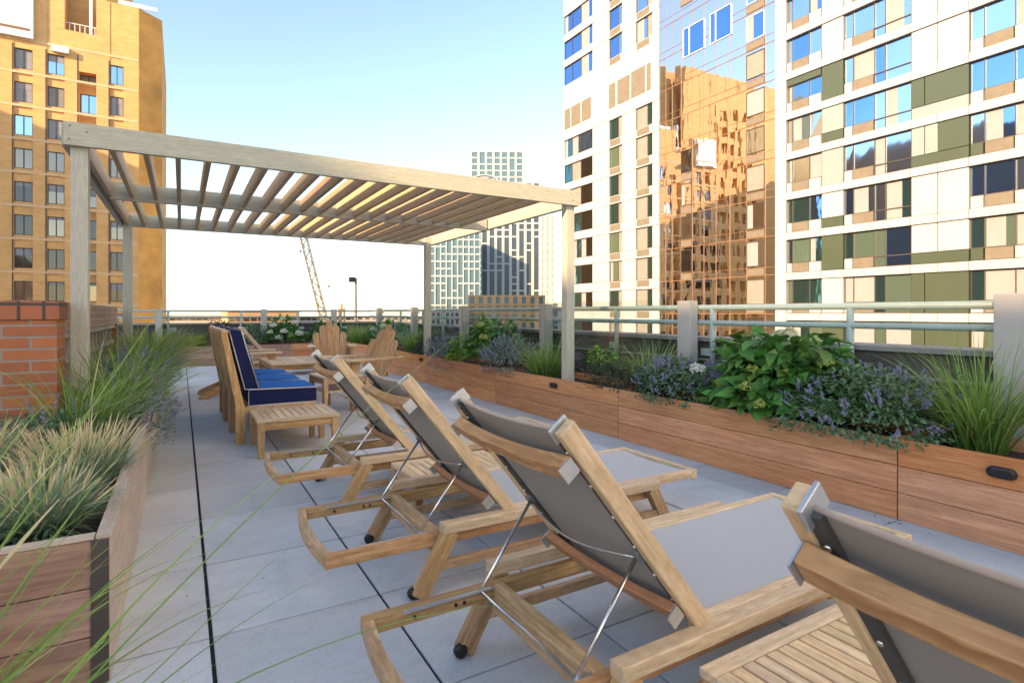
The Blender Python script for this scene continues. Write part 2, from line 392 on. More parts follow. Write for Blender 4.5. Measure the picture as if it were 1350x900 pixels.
def leaves(name, mat, parent, pos, dirs, nor, ln, wd, org=None):
    n = len(pos); d = dirs/np.linalg.norm(dirs, axis=1)[:, None]
    x = np.cross(d, nor); x /= (np.linalg.norm(x, axis=1)[:, None]+1e-9); z = np.cross(x, d)
    V = pos[:, None, :]+x[:, None, :]*(LT[None, :, 0]*wd[:, None])[..., None]+d[:, None, :]*(LT[None, :, 1]*ln[:, None])[..., None]+z[:, None, :]*(LT[None, :, 2]*ln[:, None])[..., None]
    tri = np.array([(0, 2, 1), (0, 3, 2), (1, 2, 5), (1, 5, 4), (2, 3, 6), (2, 6, 5), (4, 5, 7), (5, 6, 7)])
    F = (np.arange(n)[:, None, None]*8+tri[None]).reshape(-1, 3)
    rv = rng.random(n)*97.
    U = np.stack([np.broadcast_to(LU[tri][None], (n, 8, 3)), np.broadcast_to(rv[:, None, None], (n, 8, 3))], -1).reshape(-1, 2)
    return npmesh(name, mat, V.reshape(-1, 3), F, U, parent, org)
def U(n, a, b): return rng.uniform(a, b, n)
def grass_plant(name, label, cat, c, n, ln, spread, mat, w=.006, lean=(.05, .8), droop=(.1, .6), azr=None, group=None, r0=.06, seeds=0, seedmat='seed'):
    t = thing(name, label, cat, c, 0, group)
    def arr(n):
        az = U(n, 0, 2*math.pi) if azr is None else rng.normal(azr[0], azr[1], n)
        r = r0*np.sqrt(rng.random(n)); a2 = az+rng.normal(0, .6, n)
        base = np.stack([c[0]+r*np.cos(a2), c[1]+r*np.sin(a2), np.full(n, c[2])], 1); return az, base
    az, base = arr(n)
    blades('blades', mat, t, base, az, U(n, *lean)*spread, ln*U(n, .5, 1.1), w*U(n, .6, 1.2), U(n, *droop))
    if seeds:
        az, base = arr(seeds)
        blades('seed_heads', seedmat, t, base, az, U(seeds, lean[0], lean[1]*.8)*spread, ln*U(seeds, .85, 1.25), w*U(seeds, .55, .95), U(seeds, droop[0]*.3, droop[1]*.6), 12,
               lambda q: np.where(q < .66, .22, np.where(q < .97, 1.9*(.75+.25*np.sin(q*60)), .3)))
    return t
def dome_dirs(n, up=-.25):
    d = rng.normal(size=(n*3, 3)); d /= np.linalg.norm(d, axis=1)[:, None]; d = d[d[:, 2] > up][:n]; return d
def leafy(name, label, cat, c, rad, n, ln, mat, up=-.15, group=None, spikes=0, spikemat='lav', spike_h=.12, heads=None, hollow=.55, stems=12, hang=0, wr=.75):
    t = thing(name, label, cat, c, 0, group)
    d = dome_dirs(n, up); n = len(d)
    rr = rng.uniform(hollow, 1.0, n)**.6; lump = 1+.16*np.sin(d[:, 0]*5.1+c[1]*3)*np.cos(d[:, 1]*4.3+c[0])+.12*np.sin(d[:, 2]*7+c[1])
    R = np.array(rad); pos = np.array(c)+d*R*(rr*lump)[:, None]; pos[:, 2] -= hang*(d[:, 2] < .1)*rng.random(n)
    dr = d*np.array([1, 1, .4])+rng.normal(0, .45, (n, 3)); dr[:, 2] -= .25
    nor = d+np.array([0, 0, .9])+rng.normal(0, .35, (n, 3))
    l = ln*U(n, .6, 1.15)
    leaves('foliage', mat, t, pos-dr*.3*ln, dr, nor, l, l*wr)
    sm = MB()
    for i in range(stems):
        q = pos[rng.integers(n)]; b0 = np.array(c)+np.array([rng.uniform(-.3, .3)*R[0], rng.uniform(-.3, .3)*R[1], -R[2]*.15]); sm.tube([b0, (b0+q)/2+np.array([0, 0, .03]), q], .006, 5, .003)
    sm.build('stems', 'stem', t)
    if spikes:
        sp = dome_dirs(spikes, -.1); m = len(sp); lump = 1.0+.1*np.sin(sp[:, 0]*5)
        b0 = np.array(c)+sp*R*(lump*U(m, .86, 1.04))[:, None]
        k = 14; tt = np.linspace(.1, 1, k)
        ax = sp*np.array([.8, .8, .3])+np.array([0, 0, .75])+rng.normal(0, .3, (m, 3)); ax /= np.linalg.norm(ax, axis=1)[:, None]
        hl = spike_h*U(m, .6, 1.3)
        P = b0[:, None, :]+ax[:, None, :]*(hl[:, None]*tt[None])[..., None]
        P = np.repeat(P.reshape(-1, 3), 3, 0); q = len(P); dd = rng.normal(size=(q, 3)); dd[:, 2] += .4
        sz = U(q, .008, .016)
        tag(leaves('flower_spikes', spikemat, t, P, dd, rng.normal(size=(q, 3)), sz, sz*.8), kind='stuff')
    for hd in heads or []:
        hc, hr, hm = hd
        q = 150; dd = dome_dirs(q, -.4); q = len(dd); pp = np.array(hc)+dd*np.array([hr, hr, hr*.75]); sz = U(q, .5, .8)*hr*.55
        leaves('flower_head', hm, t, pp, rng.normal(size=(q, 3))+dd*.3, dd, sz, sz)
    return t

# ================================================================== THE PLACE
ZG = -42.
g = MB(); g.face([(-3000, -3000, ZG), (3000, -3000, ZG), (3000, 3000, ZG), (-3000, 3000, ZG)]); struct(g, 'city_ground', 'ground')
# own roof slab and paving -------------------------------------------------------
g = MB(); g.box((-5.2, -8, -3), (4.7, 15.1, -.07)); struct(g, 'roof_slab', 'concrete')
g = MB(); g.box((-3.2, -6, -.068), (4.3, 14.5, -.012)); struct(g, 'deck_bed', 'joint')
g = MB(); X0 = .09; DX = .61; Y0 = 2.257; DY = .66
for i in range(-6, 7):
    for j in range(-8, 20):
        x0 = X0+i*DX; y0 = Y0+j*DY; gx = .006 if i != 0 else .008
        g.box((x0+gx, y0+.0045, -.04), (x0+DX-.005, y0+DY-.0045, random.uniform(-.0015, .0005)))
struct(g, 'deck_pavers', 'paver', .003)

# planters ------------------------------------------------------------------------
def planter(label, a, b, top, mat, capside=(), dark_corner=None, group='wooden planters round the deck', soil=.06, rows=3):
    """a, b: ground corners; boards 30 mm thick all round"""
    t = thing('wood_planter', label, 'planter', ((a[0]+b[0])/2, (a[1]+b[1])/2, 0), 0, group)
    bh = top/rows; th = .032
    sides = {'front': ((a[0]+th, a[1]), (b[0]-th, a[1]), (0, 1)), 'back': ((a[0]+th, b[1]), (b[0]-th, b[1]), (0, -1)),
             'left': ((a[0], a[1]), (a[0], b[1]), (1, 0)), 'right': ((b[0], a[1]), (b[0], b[1]), (-1, 0))}
    for sname, (p, q, nrm) in sides.items():
        m = MB()
        for r in range(rows):
            z0 = r*bh+.002; z1 = (r+1)*bh-.002
            lenx = q[0]-p[0]+q[1]-p[1]; cut = [0, 1]
            if mat != 'ipe' and lenx > 1.6 and random.random() < .5: cut = [0, random.uniform(.35, .7), 1]
            for c0, c1 in zip(cut[:-1], cut[1:]):
                e = .0015
                x0 = p[0]+(q[0]-p[0])*c0+(e if q[0] > p[0] else 0); x1 = p[0]+(q[0]-p[0])*c1-(e if q[0] > p[0] else 0)
                y0 = p[1]+(q[1]-p[1])*c0+(e if q[1] > p[1] else 0); y1 = p[1]+(q[1]-p[1])*c1-(e if q[1] > p[1] else 0)
                if nrm[0]: m.box((x0 if nrm[0] > 0 else x0-th, y0, z0), (x0+th if nrm[0] > 0 else x0, y1, z1))
                else: m.box((x0, y0 if nrm[1] > 0 else y0-th, z0), (x1, y0+th if nrm[1] > 0 else y0, z1))
        m.build('side_board', 'litwood' if (mat == 'ipe_brown' and sname == 'right' and capside) else mat, t, .002)
    m = MB(); m.box((a[0]+th+.002, a[1]+th+.002, .02), (b[0]-th-.002, b[1]-th-.002, top-soil)); m.build('soil', 'soil', t)
    if capside:
        m = MB()
        for s_ in capside:
            if s_ == 'right': m.box((b[0]-th-.006, a[1]-.004, top+.001), (b[0]+.004, b[1], top+.012))
            if s_ == 'front': m.box((a[0], a[1]-.004, top+.001), (b[0]-th-.01, a[1]+th+.004, top+.011))
        m.build('rim', 'capwood', t)
    if dark_corner:
        m = MB(); x, y = dark_corner; m.box((x-.05, y-.006, .004), (x-.004, y-.001, top-.003)); m.build('corner_strip', 'mullion', t)
    return t
PX = 3.433; PT = .45
ys = [-3.04, -.72, 1.603, 3.92, 6.24, 8.56, 10.88, 13.2]
lab = ['long redwood planter out past the right edge of the deck', 'redwood planter nearest the viewer with the pill shaped wall light', 'redwood planter holding the big hydrangea and the catmint',
       'redwood planter in front of the pergola corner post', 'redwood planter holding the rounder hydrangea under the pergola', 'redwood planter at the far pergola post', 'farthest redwood planter of the right row']
for i in range(7):
    if i == 0: continue
    planter(lab[i], (PX, ys[i]+.002), (4.02, ys[i+1]-.002), PT, 'ipe', group='redwood planters along the right railing', soil=.07)
planter('redwood planter closing the far end of the deck', (-.45, 13.75), (2.2, 14.3), PT-.02, 'ipe_brown', group='redwood planters along the far railing')
planter('redwood planter in the far right corner of the deck', (2.205, 13.75), (4.02, 14.3), PT-.02, 'ipe', group='redwood planters along the far railing')
LX = -.19
planter('brown planter holding the fescue at the lower left', (-.60, 2.15), (LX, 4.40), PT, 'ipe_brown', ('right', 'front'), (LX, 2.15), 'brown planters along the left wall')
planter('brown planter under the purple sage and arching grass', (-.60, 4.41), (LX, 6.70), PT, 'ipe_brown', ('right',), None, 'brown planters along the left wall')
planter('farthest brown planter along the brick wall', (-.60, 6.71), (LX, 10.2), PT, 'ipe_brown', ('right',), None, 'brown planters along the left wall')
planter('brown planter close to the viewer below the long green blades', (-.60, -.2), (LX, 1.18), PT, 'ipe_brown', ('right',), None, 'brown planters along the left wall')
g = thing('mulch_bed', 'low mulch bed between the brown planters and the brick wall', 'planting bed', (-1, 3, 0))
m = MB(); m.box((-1.9, 1.2, 0), (-.605, 4.42, .40)); m.build('mulch', 'mulch', g)
m = MB(); m.box((-.68, 1.2, .0), (-.625, 4.42, .44)); m.build('edging', 'capwood', g)

# brick wall at the left -----------------------------------------------------------
t = thing('brick_pier', 'red brick garden wall with soldier course coping at left', 'brick wall', (-1.5, 4.6, 0))
m = MB(); m.box((-4.6, 4.43, 0), (-.665, 4.72, 1.105)); m.build('wall', brickmat('red brick large', (.44, .15, .06), (.27, .095, .05), (.30, .24, .2), .27, .0715, .008, blot=.5), t)
m = MB(); m.box((-4.6, 4.415, 1.106), (-.652, 4.735, 1.22)); m.build('coping', brickmat('soldier brick large', (.40, .13, .06), (.20, .10, .07), (.07, .055, .05), .118, .3, .009, 0), t, .004)
t = thing('breeze_block_wall', 'pale brick wall with open breeze blocks between the left pergola posts', 'brick wall', (-.9, 6.5, 0))
m = MB(); m.box((-.98, 4.76, 1.0), (-.78, 9.6, 1.23)); m.build('coping', 'brickfar', t)
m = MB()
for k in range(16):
    y = 4.8+k*.3
    m.box((-.95, y, .0), (-.82, y+.05, .94))
for k in range(5): m.box((-.94, 4.78, .1+k*.21), (-.815, 9.6, .15+k*.21))
m.box((-.96, 4.77, .945), (-.80, 9.6, .998)); m.build('blocks', 'block', t)
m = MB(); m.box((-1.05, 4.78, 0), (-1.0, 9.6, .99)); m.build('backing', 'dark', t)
m = MB(); m.box((-.98, 9.6, 0), (-.78, 9.72, 1.2)); m.build('end_pier', 'brick', t)

# parapet, railing -------------------------------------------------------------------
t = thing('parapet_wall', 'dark low parapet wall under the green railing', 'wall', (4.5, 5, 0))
m = MB(); m.box((4.34, -6, -.07), (4.6, 14.6, .872)); m.box((-5, 14.6, -.07), (4.6, 14.86, .872)); m.build('wall', 'concrete', t)
m = MB(); m.box((4.31, -6, .874), (4.66, 14.555, .913)); m.box((-5, 14.56, .874), (4.66, 14.9, .913)); m.build('cap', 'cap', t, .004)
m = MB(); m.tube([(4.325, -2, .70), (4.325, 14.4, .70)], .013); m.build('conduit', 'cap', t, smooth=True)
t = thing('guard_railing', 'pale green two bar pipe railing round the roof edge', 'railing', (4.25, 5, 0))
for h in (1.197, 1.055):
    m = MB(); m.tube([(4.27, -5, h), (4.27, 14.52, h)], .027 if h > 1.1 else .024, 10); m.tube([(4.27, 14.5, h-.01), (-4, 14.5, h-.01)], .022, 8)
    m.build('rail', 'rail', t, smooth=True)
for y in (-.2, 2.31, 3.56, 4.9, 7.8, 9.8, 12.2):
    m = MB(); m.tube([(4.27, y, .60), (4.27, y, 1.19)], .026, 10); q = m.build('post', 'rail', t, smooth=True)
    m = MB(); m.box((4.305, y+.03, .74), (4.338, y+.17, .81)); m.build('bracket', 'rail', q)
for x in (-.25, 1.2, 2.45, 3.5):
    m = MB(); m.tube([(x, 14.5, .62), (x, 14.5, 1.18)], .024, 8); q = m.build('post', 'rail', t, smooth=True)
    m = MB(); m.box((x+.03, 14.54, .74), (x+.16, 14.598, .81)); m.build('bracket', 'rail', q)
pl = ['square white post in the right foreground behind the tall grass', 'square white post between the tower glass and catmint', 'square white post just left of the pergola front corner', 'square white post behind the rounder hydrangea',
      'square white post beside the far pergola post', 'white post at the far right corner of the deck']
for k, y in enumerate((1.335, 3.78, 6.2, 8.7, 11.1, 13.5)):
    t = thing('screen_post', pl[k], 'post', (4.2, y, 0), 0, 'square white posts of the wind screen')
    m = MB(); m.box((4.12, y-.075, .3), (4.235, y+.075, 1.262)); m.build('shaft', 'whitepost', t, .004)
    m = MB(); m.box((4.236, y-.05, .98), (4.275, y+.05, 1.01)); m.box((4.236, y-.05, 1.13), (4.275, y+.05, 1.16)); m.build('clip', 'grey', t)
for k, x in enumerate((-.42, 1.68, 3.3)):
    t = thing('screen_post', ['slim white post at the far left end of the railing', 'slim white post behind the blue sofa', 'slim white post behind the two pointed chairs'][k], 'post', (x, 14.42, 0), 0, 'square white posts of the wind screen')
    m = MB(); m.box((x-.065, 14.36, .5), (x+.065, 14.47, 1.23)); m.build('shaft', 'whitepost', t, .004)
gl = ['clear glass screen right of the pergola front post', 'clear glass screen left of the pergola front post', 'clear glass screen behind the rounder hydrangea', 'clear glass screen by the far pergola post']
for k, (y0, y1) in enumerate(((3.95, 6.10), (6.36, 8.6), (8.85, 11.0), (11.25, 13.4))):
    t = thing('glass_screen', gl[k], 'glass panel', (4.1, (y0+y1)/2, 0), 0, 'clear glass panels of the wind screen')
    m = MB(); m.box((4.085, y0, .42), (4.097, y1, 1.28)); m.build('pane', 'clear', t)
# wall lights on the planters
for k, y in enumerate((1.136, 4.93, 8.77)):
    t = thing('wall_light', ['black pill shaped light on the nearest redwood planter', 'small black light below the pergola front corner post', 'tiny black light below the far pergola post'][k], 'light', (PX, y, .376), 0, 'black lights on the redwood planters')
    prof = [(.046*math.cos(a), .046*math.sin(a)) for a in np.linspace(math.pi/2, 3*math.pi/2, 9)]
    pts = [(PX-.001, y+.032*s_+ (p if s_ > 0 else -p)*0 + (.028*math.cos(a)), .376+.028*math.sin(a)) for s_, p, a in [(1, 0, x) for x in np.linspace(-math.pi/2, math.pi/2, 9)]+[(-1, 0, x) for x in np.linspace(math.pi/2, 3*math.pi/2, 9)]]
    m = MB(); m.prism(pts, (-.035, 0, 0)); m.build('body', 'black', t, .012)

# pergola -----------------------------------------------------------------------------
t = thing('pergola', 'pale painted timber pergola with slatted roof over the deck', 'pergola', (1.45, 6.7, 0))
PB = 2.268; PTOP = 2.425
for (x, y) in ((-.645, 4.765), (3.474, 4.765), (-.645, 8.70), (3.474, 8.70)):
    m = MB(); m.box((x, y, .08 if x < 0 else .35), (x+.098, y+.098, PTOP-.03)); m.build('post', 'paintwood', t, .004)
m = MB(); m.box((-.675, 4.72, PB), (3.60, 4.762, PTOP)); fb = m.build('front_beam', 'paintwood', t, .003)
for (x, z) in ((-.64, PTOP-.03), (-.55, PTOP-.06), (-.645, PB+.04), (3.5, PTOP-.04), (3.52, PB+.05)):
    m = MB(); m.lathe((x, 4.7195, z), [(.007, -.002), (.007, .003)], 8, 'y'); m.build('bolt', 'grey', fb)
m = MB(); m.box((-.675, 8.80, PB), (3.60, 8.842, PTOP)); m.build('back_beam', 'paintwood', t, .003)
m = MB(); m.box((-.60, 6.70, PB-.012), (3.56, 6.742, PTOP-.004)); m.build('middle_beam', 'paintwood', t, .003)
for x0, x1 in ((-.692, -.65), (3.575, 3.617)):
    m = MB(); m.box((x0, 4.764, PB+.002), (x1, 8.798, PTOP-.004)); m.build('side_beam', 'paintwood', t, .003)
for k in range(19):
    x = -.42+.2*k
    for y0, y1 in ((4.764, 6.698), (6.744, 8.798)):
        m = MB(); m.box((x-.018, y0, PB+.018), (x+.018, y1, PTOP-.004)); m.build('slat', 'slatwood_glow', t, .002)
for k in range(2):
    m = MB(); y0, y1 = ((4.764, 6.698), (6.744, 8.798))[k]; m.box((-.618, y0, PB+.018), (-.582, y1, PTOP-.004)); m.build('slat', 'slatwood_glow', t, .002)

# ================================================================== FURNITURE (each built once at the origin, then copied)
def lounger():
    """head at x=0, foot towards +x, 1.96 long, 0.66 wide"""
    t = thing('sun_lounger', '', 'sun lounger', (0, 0, 0), 0, 'teak sun loungers in a row', local=True)
    B = .0035
    for s in (-1, 1):                                                   # inner base rails, running under the bed
        m = MB(); m.box((.0, s*.285-.016, .188), (1.62, s*.285+.016, .240)); r = m.build('base_rail', 'teak', t, B)
        m = MB(); m.bar((.12, s*.285-s*.022, .2335), (.43, s*.285-s*.022, .2335), .014, .006); m.build('slide_channel', 'zinc', r)
        for x in (.16, .30, .33): m = MB(); m.lathe((x, s*.285-s*.0165, .207), [(.006, -.004), (.006, .004)], 8, 'y'); m.build('bolt', 'black', r)
    pts = [(-.002-.022*(1-(2*q-1)**2), -.27+.54*q, 0) for q in np.linspace(0, 1, 13)]   # bowed head bar
    m = MB(); m.strip([(x-.0, y, .190) for x, y, _ in pts], [(x+.034, y, .190) for x, y, _ in pts], (0, 0, .046)); m.build('head_bar', 'teak', t, B)
    for s in (-1, 1):                                                   # outer trapezoid side frames
        y = s*.328
        m = MB(); m.box((.455, y-.025, .246), (1.66, y+.025, .288)); o = m.build('side_rail', 'teak_pale', t, B)
        for x0, x1, nm in ((.50, .355, 0), (1.615, 1.745, 1)):
            m = MB(); m.bar((x1, y, .012), (x0, y, .252), .044, .062, (1, 0, 0)); l = m.build('leg', 'teak', t, B)
            if nm == 0:
                m = MB(); m.lathe((x1-.016, y-s*.014, .024), [(.018, -.013), (.023, -.009), (.023, .009), (.018, .013)], 18, 'y'); m.build('wheel', 'black', l, 0, True)
            else:
                m = MB(); m.box((x1-.02, y-.018, .0), (x1+.02, y+.018, .014)); m.build('foot_pad', 'black', l)
        m = MB(); m.box((.44, y-.014, .098), (1.68, y+.014, .135)); m.build('stretcher', 'teak', t, B)
    for x in (.455, 1.50):
        m = MB(); m.box((x-.02, -.268, .150), (x+.022, .268, .240)); m.build('cross_member', 'teak', t, B)
    # fixed bed part
    hx, hz = .80, .272
    for s in (-1, 1):
        m = MB(); m.box((hx-.02, s*.281-.02, .245), (1.95, s*.281+.02, .287)); m.build('bed_rail', 'teak_pale', t, B)
    m = MB(); m.box((1.95, -.301, .236), (1.985, .301, .288)); m.build('foot_bar', 'teak_pale', t, B)
    m = MB(); n = 10
    ya = np.linspace(-.2605, .2605, n+1); zf = [.280-.010*(1-(q/.26)**2) for q in ya]
    for i in range(n): m.face([(hx+.03, ya[i], zf[i]), (1.949, ya[i], zf[i]), (1.949, ya[i+1], zf[i+1]), (hx+.03, ya[i+1], zf[i+1])])
    for i in range(n): m.face([(hx+.03, ya[i+1], zf[i+1]-.003), (1.949, ya[i+1], zf[i+1]-.003), (1.949, ya[i], zf[i]-.003), (hx+.03, ya[i], zf[i]-.003)])
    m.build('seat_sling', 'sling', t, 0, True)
    # raised back
    top = Vector((.315, 0, .880)); bot = Vector((hx, 0, hz)); d = (top-bot).normalized(); ln = (top-bot).length; nb = Vector((d.z, 0, -d.x))   # nb: front face normal
    if nb.x < 0: nb = -nb
    P = lambda q, y, o=0: tuple(bot+d*(q*ln)+nb*o+Vector((0, y, 0)))
    for s in (-1, 1):
        m = MB(); m.bar(P(-.03, s*.302), P(1, s*.302), .030, .052, nb); st = m.build('back_stile', 'teak_pale', t, .005)
        m = MB(); m.bar(P(.05, s*.274, -.014), P(.985, s*.274, -.014), .026, .012, nb); h = m.build('sling_hem', 'hem', st)
        for q in (.16, .3, .45, .6, .75, .9): m = MB(); m.tube([P(q, s*.274, -.018), P(q, s*.274, -.025)], .006, 8); m.build('screw', 'steel', h, 0, True)
        m = MB(); m.bar(P(.955, s*.2805, -.002), P(1.012, s*.2805, -.002), .008, .06, nb); m.build('end_bracket', 'zinc', st, .002)
    m = MB(); q_ = np.linspace(0, 1, 11)
    def sag(y): return -.003-.016*(1-(y/.286)**2)
    ys_ = np.linspace(-.286, .286, 13)
    for i in range(12):
        y0, y1 = ys_[i], ys_[i+1]
        m.face([P(.02, y0, sag(y0)), P(.02, y1, sag(y1)), P(.985, y1, sag(y1)), P(.985, y0, sag(y0))])
    for i in range(12):
        y0, y1 = ys_[i], ys_[i+1]
        m.face([P(.02, y1, sag(y1)-.003), P(.02, y0, sag(y0)-.003), P(.985, y0, sag(y0)-.003), P(.985, y1, sag(y1)-.003)])
    for i in range(12):
        y0, y1 = ys_[i], ys_[i+1]
        m.face([P(.985, y0, sag(y0)-.003), P(.985, y0, sag(y0)), P(.985, y1, sag(y1)), P(.985, y1, sag(y1)-.003)])
    m.build('back_sling', 'sling_shade', t, 0, True)
    m = MB(); m.tube([P(.985, y, sag(y)) for y in ys_], .0055, 8); m.build('sling_edge', 'capwood', t, 0, True)
    for q0, dep, mt, wd in ((.850, .040, 'teak', .050), (.115, .030, 'teak_deep', .05)):
        yy = np.linspace(-.302, .302, 15); a = []; b = []
        for y in yy:
            o = -.028-.020*(1-(y/.302)**2)*(1. if q0 > .5 else .7)
            a.append(P(q0, y, o)); b.append(P(q0, y, o-dep*(.78+.22*abs(y/.302))))
        m = MB(); m.strip(a, b, d*wd); c = m.build('back_crossbar', mt, t, .004)
        for s in (-1, 1):
            m = MB(); y = s*.3045; m.bar(tuple(Vector(P(q0, y, -.055))+d*.002), tuple(Vector(P(q0, y, -.055))+d*(wd-.002)), .004, .045, nb); m.build('end_plate', 'zinc', c)
    # steel prop
    q1 = .40; A = [P(q1, s*.262, -.03) for s in (-1, 1)]; Bt = [(.385, s*.258, .236) for s in (-1, 1)]
    m = MB(); m.tube([A[0], Bt[0], (.392, -.252, .226), (.40, 0, .222), (.392, .252, .226), Bt[1], A[1]], .0058, 10); m.build('prop_rod', 'steel', t, 0, True)
    m = MB(); m.tube([P(q1, y, -.030-.045*math.sin(math.pi*(y+.262)/.524)) for y in np.linspace(-.27, .27, 13)], .0045, 8); m.build('prop_cross_rod', 'steel', t, 0, True)
    m = MB()
    for s in (-1, 1): m.bar(P(q1-.02, s*.27, -.026), P(q1+.02, s*.27, -.026), .02, .018, nb)
    m.build('prop_hinge', 'grey', t)
    return t
lo = lounger()
LLAB = ['sun lounger at the right edge, only its raised back showing in the foreground', 'largest sun lounger fully in view, in the middle foreground', 'sun lounger in the middle of the row, second from the sofa', 'sun lounger nearest the blue sofa, farthest of the row']
LLAB.append('sun lounger standing alone beyond the armchairs, its raised back seen side on past the sofa')
for k, (x, y, rz) in enumerate(((.47, .20, 0), (.465, 1.385, .004), (.465, 2.46, -.006), (.465, 3.66, .004), (.61, 11.25, 0))):
    o = lo if k == 0 else copy_tree(lo)
    o.location = (x, y, 0); o.rotation_euler = (0, 0, rz); o['label'] = LLAB[k]

def slat_table(name, lx, ly, h, nsl, along='y', leg=.05, label='', cat='side table', group=None, shelf=False, mat='teak_pale', topfr=.05):
    """low slatted table centred on its footprint; slats run along the given axis"""
    t = thing(name, label, cat, (0, 0, 0), 0, group, local=True); x, y = lx/2, ly/2; fr = topfr
    for s in (-1, 1):
        m = MB(); m.box((-x, s*(y-fr/2)-fr/2, h-.024), (x, s*(y-fr/2)+fr/2, h)); m.build('top_rail', mat, t, .003)
        m = MB(); m.box((s*(x-fr/2)-fr/2, -y+fr+.001, h-.024), (s*(x-fr/2)+fr/2, y-fr-.001, h-.001)); m.build('top_rail', mat, t, .003)
        m = MB(); m.box((-x+.02, s*(y-.03)-.011, h-.085), (x-.02, s*(y-.03)+.011, h-.026)); m.build('apron', 'teak', t, .003)
        m = MB(); m.box((s*(x-.03)-.011, -y+.045, h-.085), (s*(x-.03)+.011, y-.045, h-.026)); m.build('apron', 'teak', t, .003)
        for q in (-1, 1):
            m = MB(); m.bar((s*(x-leg/2-.004), q*(y-leg/2-.004), 0), (s*(x-leg/2-.004), q*(y-leg/2-.004), h-.026), leg*.72, leg*.72, (1, 0, 0), leg, leg); m.build('leg', 'teak', t, .003)
    span = (lx if along == 'y' else ly)-2*fr; w = span/nsl
    for k in range(nsl):
        c = -span/2+w*(k+.5); g_ = .004
        m = MB()
        if along == 'y': m.box((c-w/2+g_, -y+fr+.003, h-.021), (c+w/2-g_, y-fr-.003, h-.002))
        else: m.box((-x+fr+.003, c-w/2+g_, h-.021), (x-fr-.003, c+w/2-g_, h-.002))
        m.build('slat', mat, t, .002)
    if shelf:
        m = MB(); m.box((-x+.03, -y+.03, h*.62), (x-.03, y-.03, h*.62+.02)); m.build('shelf', mat, t, .003)
    return t
tb = slat_table('slatted_side_table', .62, .40, .255, 11, 'y', .05, 'slatted teak table between the two nearest sun loungers', 'side table', 'slatted tables between the loungers', mat='teak_pale')
tb.location = (1.44, .785, 0)
t2 = copy_tree(tb); t2.location = (1.39, 3.06, 0); t2['label'] = 'slatted teak table between the two farthest sun loungers'
et = slat_table('slatted_end_table', .64, .60, .305, 9, 'y', .06, 'slatted teak end table at the near end of the blue sofa', 'end table', topfr=.055)
et.location = (.828, 5.09, 0)
ct = slat_table('slatted_coffee_table', 1.0, 1.25, .50, 13, 'y', .06, 'low slatted coffee table in the middle of the wooden armchairs', 'coffee table')
ct.location = (1.47, 8.25, 0)
st = slat_table('footstool', .52, .50, .47, 8, 'y', .05, 'slatted wooden stool with lower shelf behind the farthest lounger', 'stool', shelf=True)
st.location = (1.52, 6.38, 0); st.rotation_euler = (0, 0, .12)

# armless sofa sections with navy box cushions
def cushion(m, a, b, r=.03):
    m.box(a, b); return m
def sofa_section():
    """back towards -x, width along y from 0 to .645"""
    t = thing('sofa_section', '', 'sofa', (0, 0, 0), 0, 'armless sofa sections pushed together', local=True); w = .642
    for y in (.028, w-.028):
        m = MB()                                            # rear post: flared foot, raked back
        side = [(.02, y-.022, 0), (.10, y-.022, 0), (.105, y-.022, .30), (.085, y-.022, .36), (-.045, y-.022, .98), (-.095, y-.022, .975), (.02, y-.022, .34)]
        m.prism(side, (0, .044, 0), (0, 0, 1)); m.build('rear_post', 'teak', t, .004)
        m = MB(); m.bar((.66, y, 0), (.66, y, .30), .04, .04, (1, 0, 0), .052, .052); m.build('front_leg', 'teak', t, .003)
    m = MB(); m.box((.10, .006, .262), (.69, w-.006, .325)); m.build('seat_frame', 'teak', t, .004)
    for k in range(4):
        z = .45+k*.135; x = .055-(z-.36)*.212
        m = MB(); m.box((x-.008, .052, z), (x+.010, w-.052, z+.07)); m.build('back_slat', 'teak', t, .003)
    m = MB(); m.box((-.088, .0, .972), (-.035, w, .998)); m.build('top_rail', 'teak', t, .006)
    def cush(nm, pts, y0, y1, panel, pan_pts):
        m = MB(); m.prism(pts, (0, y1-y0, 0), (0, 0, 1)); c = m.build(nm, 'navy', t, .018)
        for yy in (y0, y1):
            m = MB(); q = [(p[0], yy, p[2]) for p in pts]; m.tube(q+[q[0]], .006, 6); m.build('piping', 'piping', c, 0, True)
        m = MB(); q = [Vector((p[0], y0+.014, p[1])) for p in pan_pts]; n = 5
        A, B_ = Vector((pan_pts[0][0], 0, pan_pts[0][1])), Vector((pan_pts[1][0], 0, pan_pts[1][1])); nv = (B_-A).cross(Vector((0, -1, 0))).normalized()
        if nv.z < -.2: nv = -nv
        ks = np.linspace(0, 1, 9); yy = np.linspace(y0+.012, y1-.012, 9); rows = []
        for a in ks: rows.append([tuple(A.lerp(B_, a)+Vector((0, v, 0))+nv*(.003+.022*math.sin(math.pi*a)**.5*math.sin(math.pi*(v-y0)/(y1-y0))**.5)) for v in yy])
        for i in range(8):
            for j in range(8): m.face([rows[i][j], rows[i][j+1], rows[i+1][j+1], rows[i+1][j]])
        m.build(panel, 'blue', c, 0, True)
    cush('seat_cushion', [(.125, 0.012, .330), (.70, .012, .330), (.70, .012, .462), (.125, .012, .475)], .012, w-.012, 'top_panel', [(.14, .475), (.695, .462)])
    m_ = [(.095, .012, .478), (.205, .012, .478), (.065, .012, 1.0), (-.03, .012, 1.0)]
    cush('back_cushion', m_, .012, w-.012, 'front_panel', [(.205, .49), (.067, .99)])
    return t
sf = sofa_section()
SL = ['nearest armless sofa section with navy cushions, beside the end table', 'middle armless sofa section with navy cushions', 'farthest armless sofa section with navy cushions']
for k in range(3):
    o = sf if k == 0 else copy_tree(sf)
    o.location = (.385-.012*k, 5.405+.648*k, 0); o['label'] = SL[k]

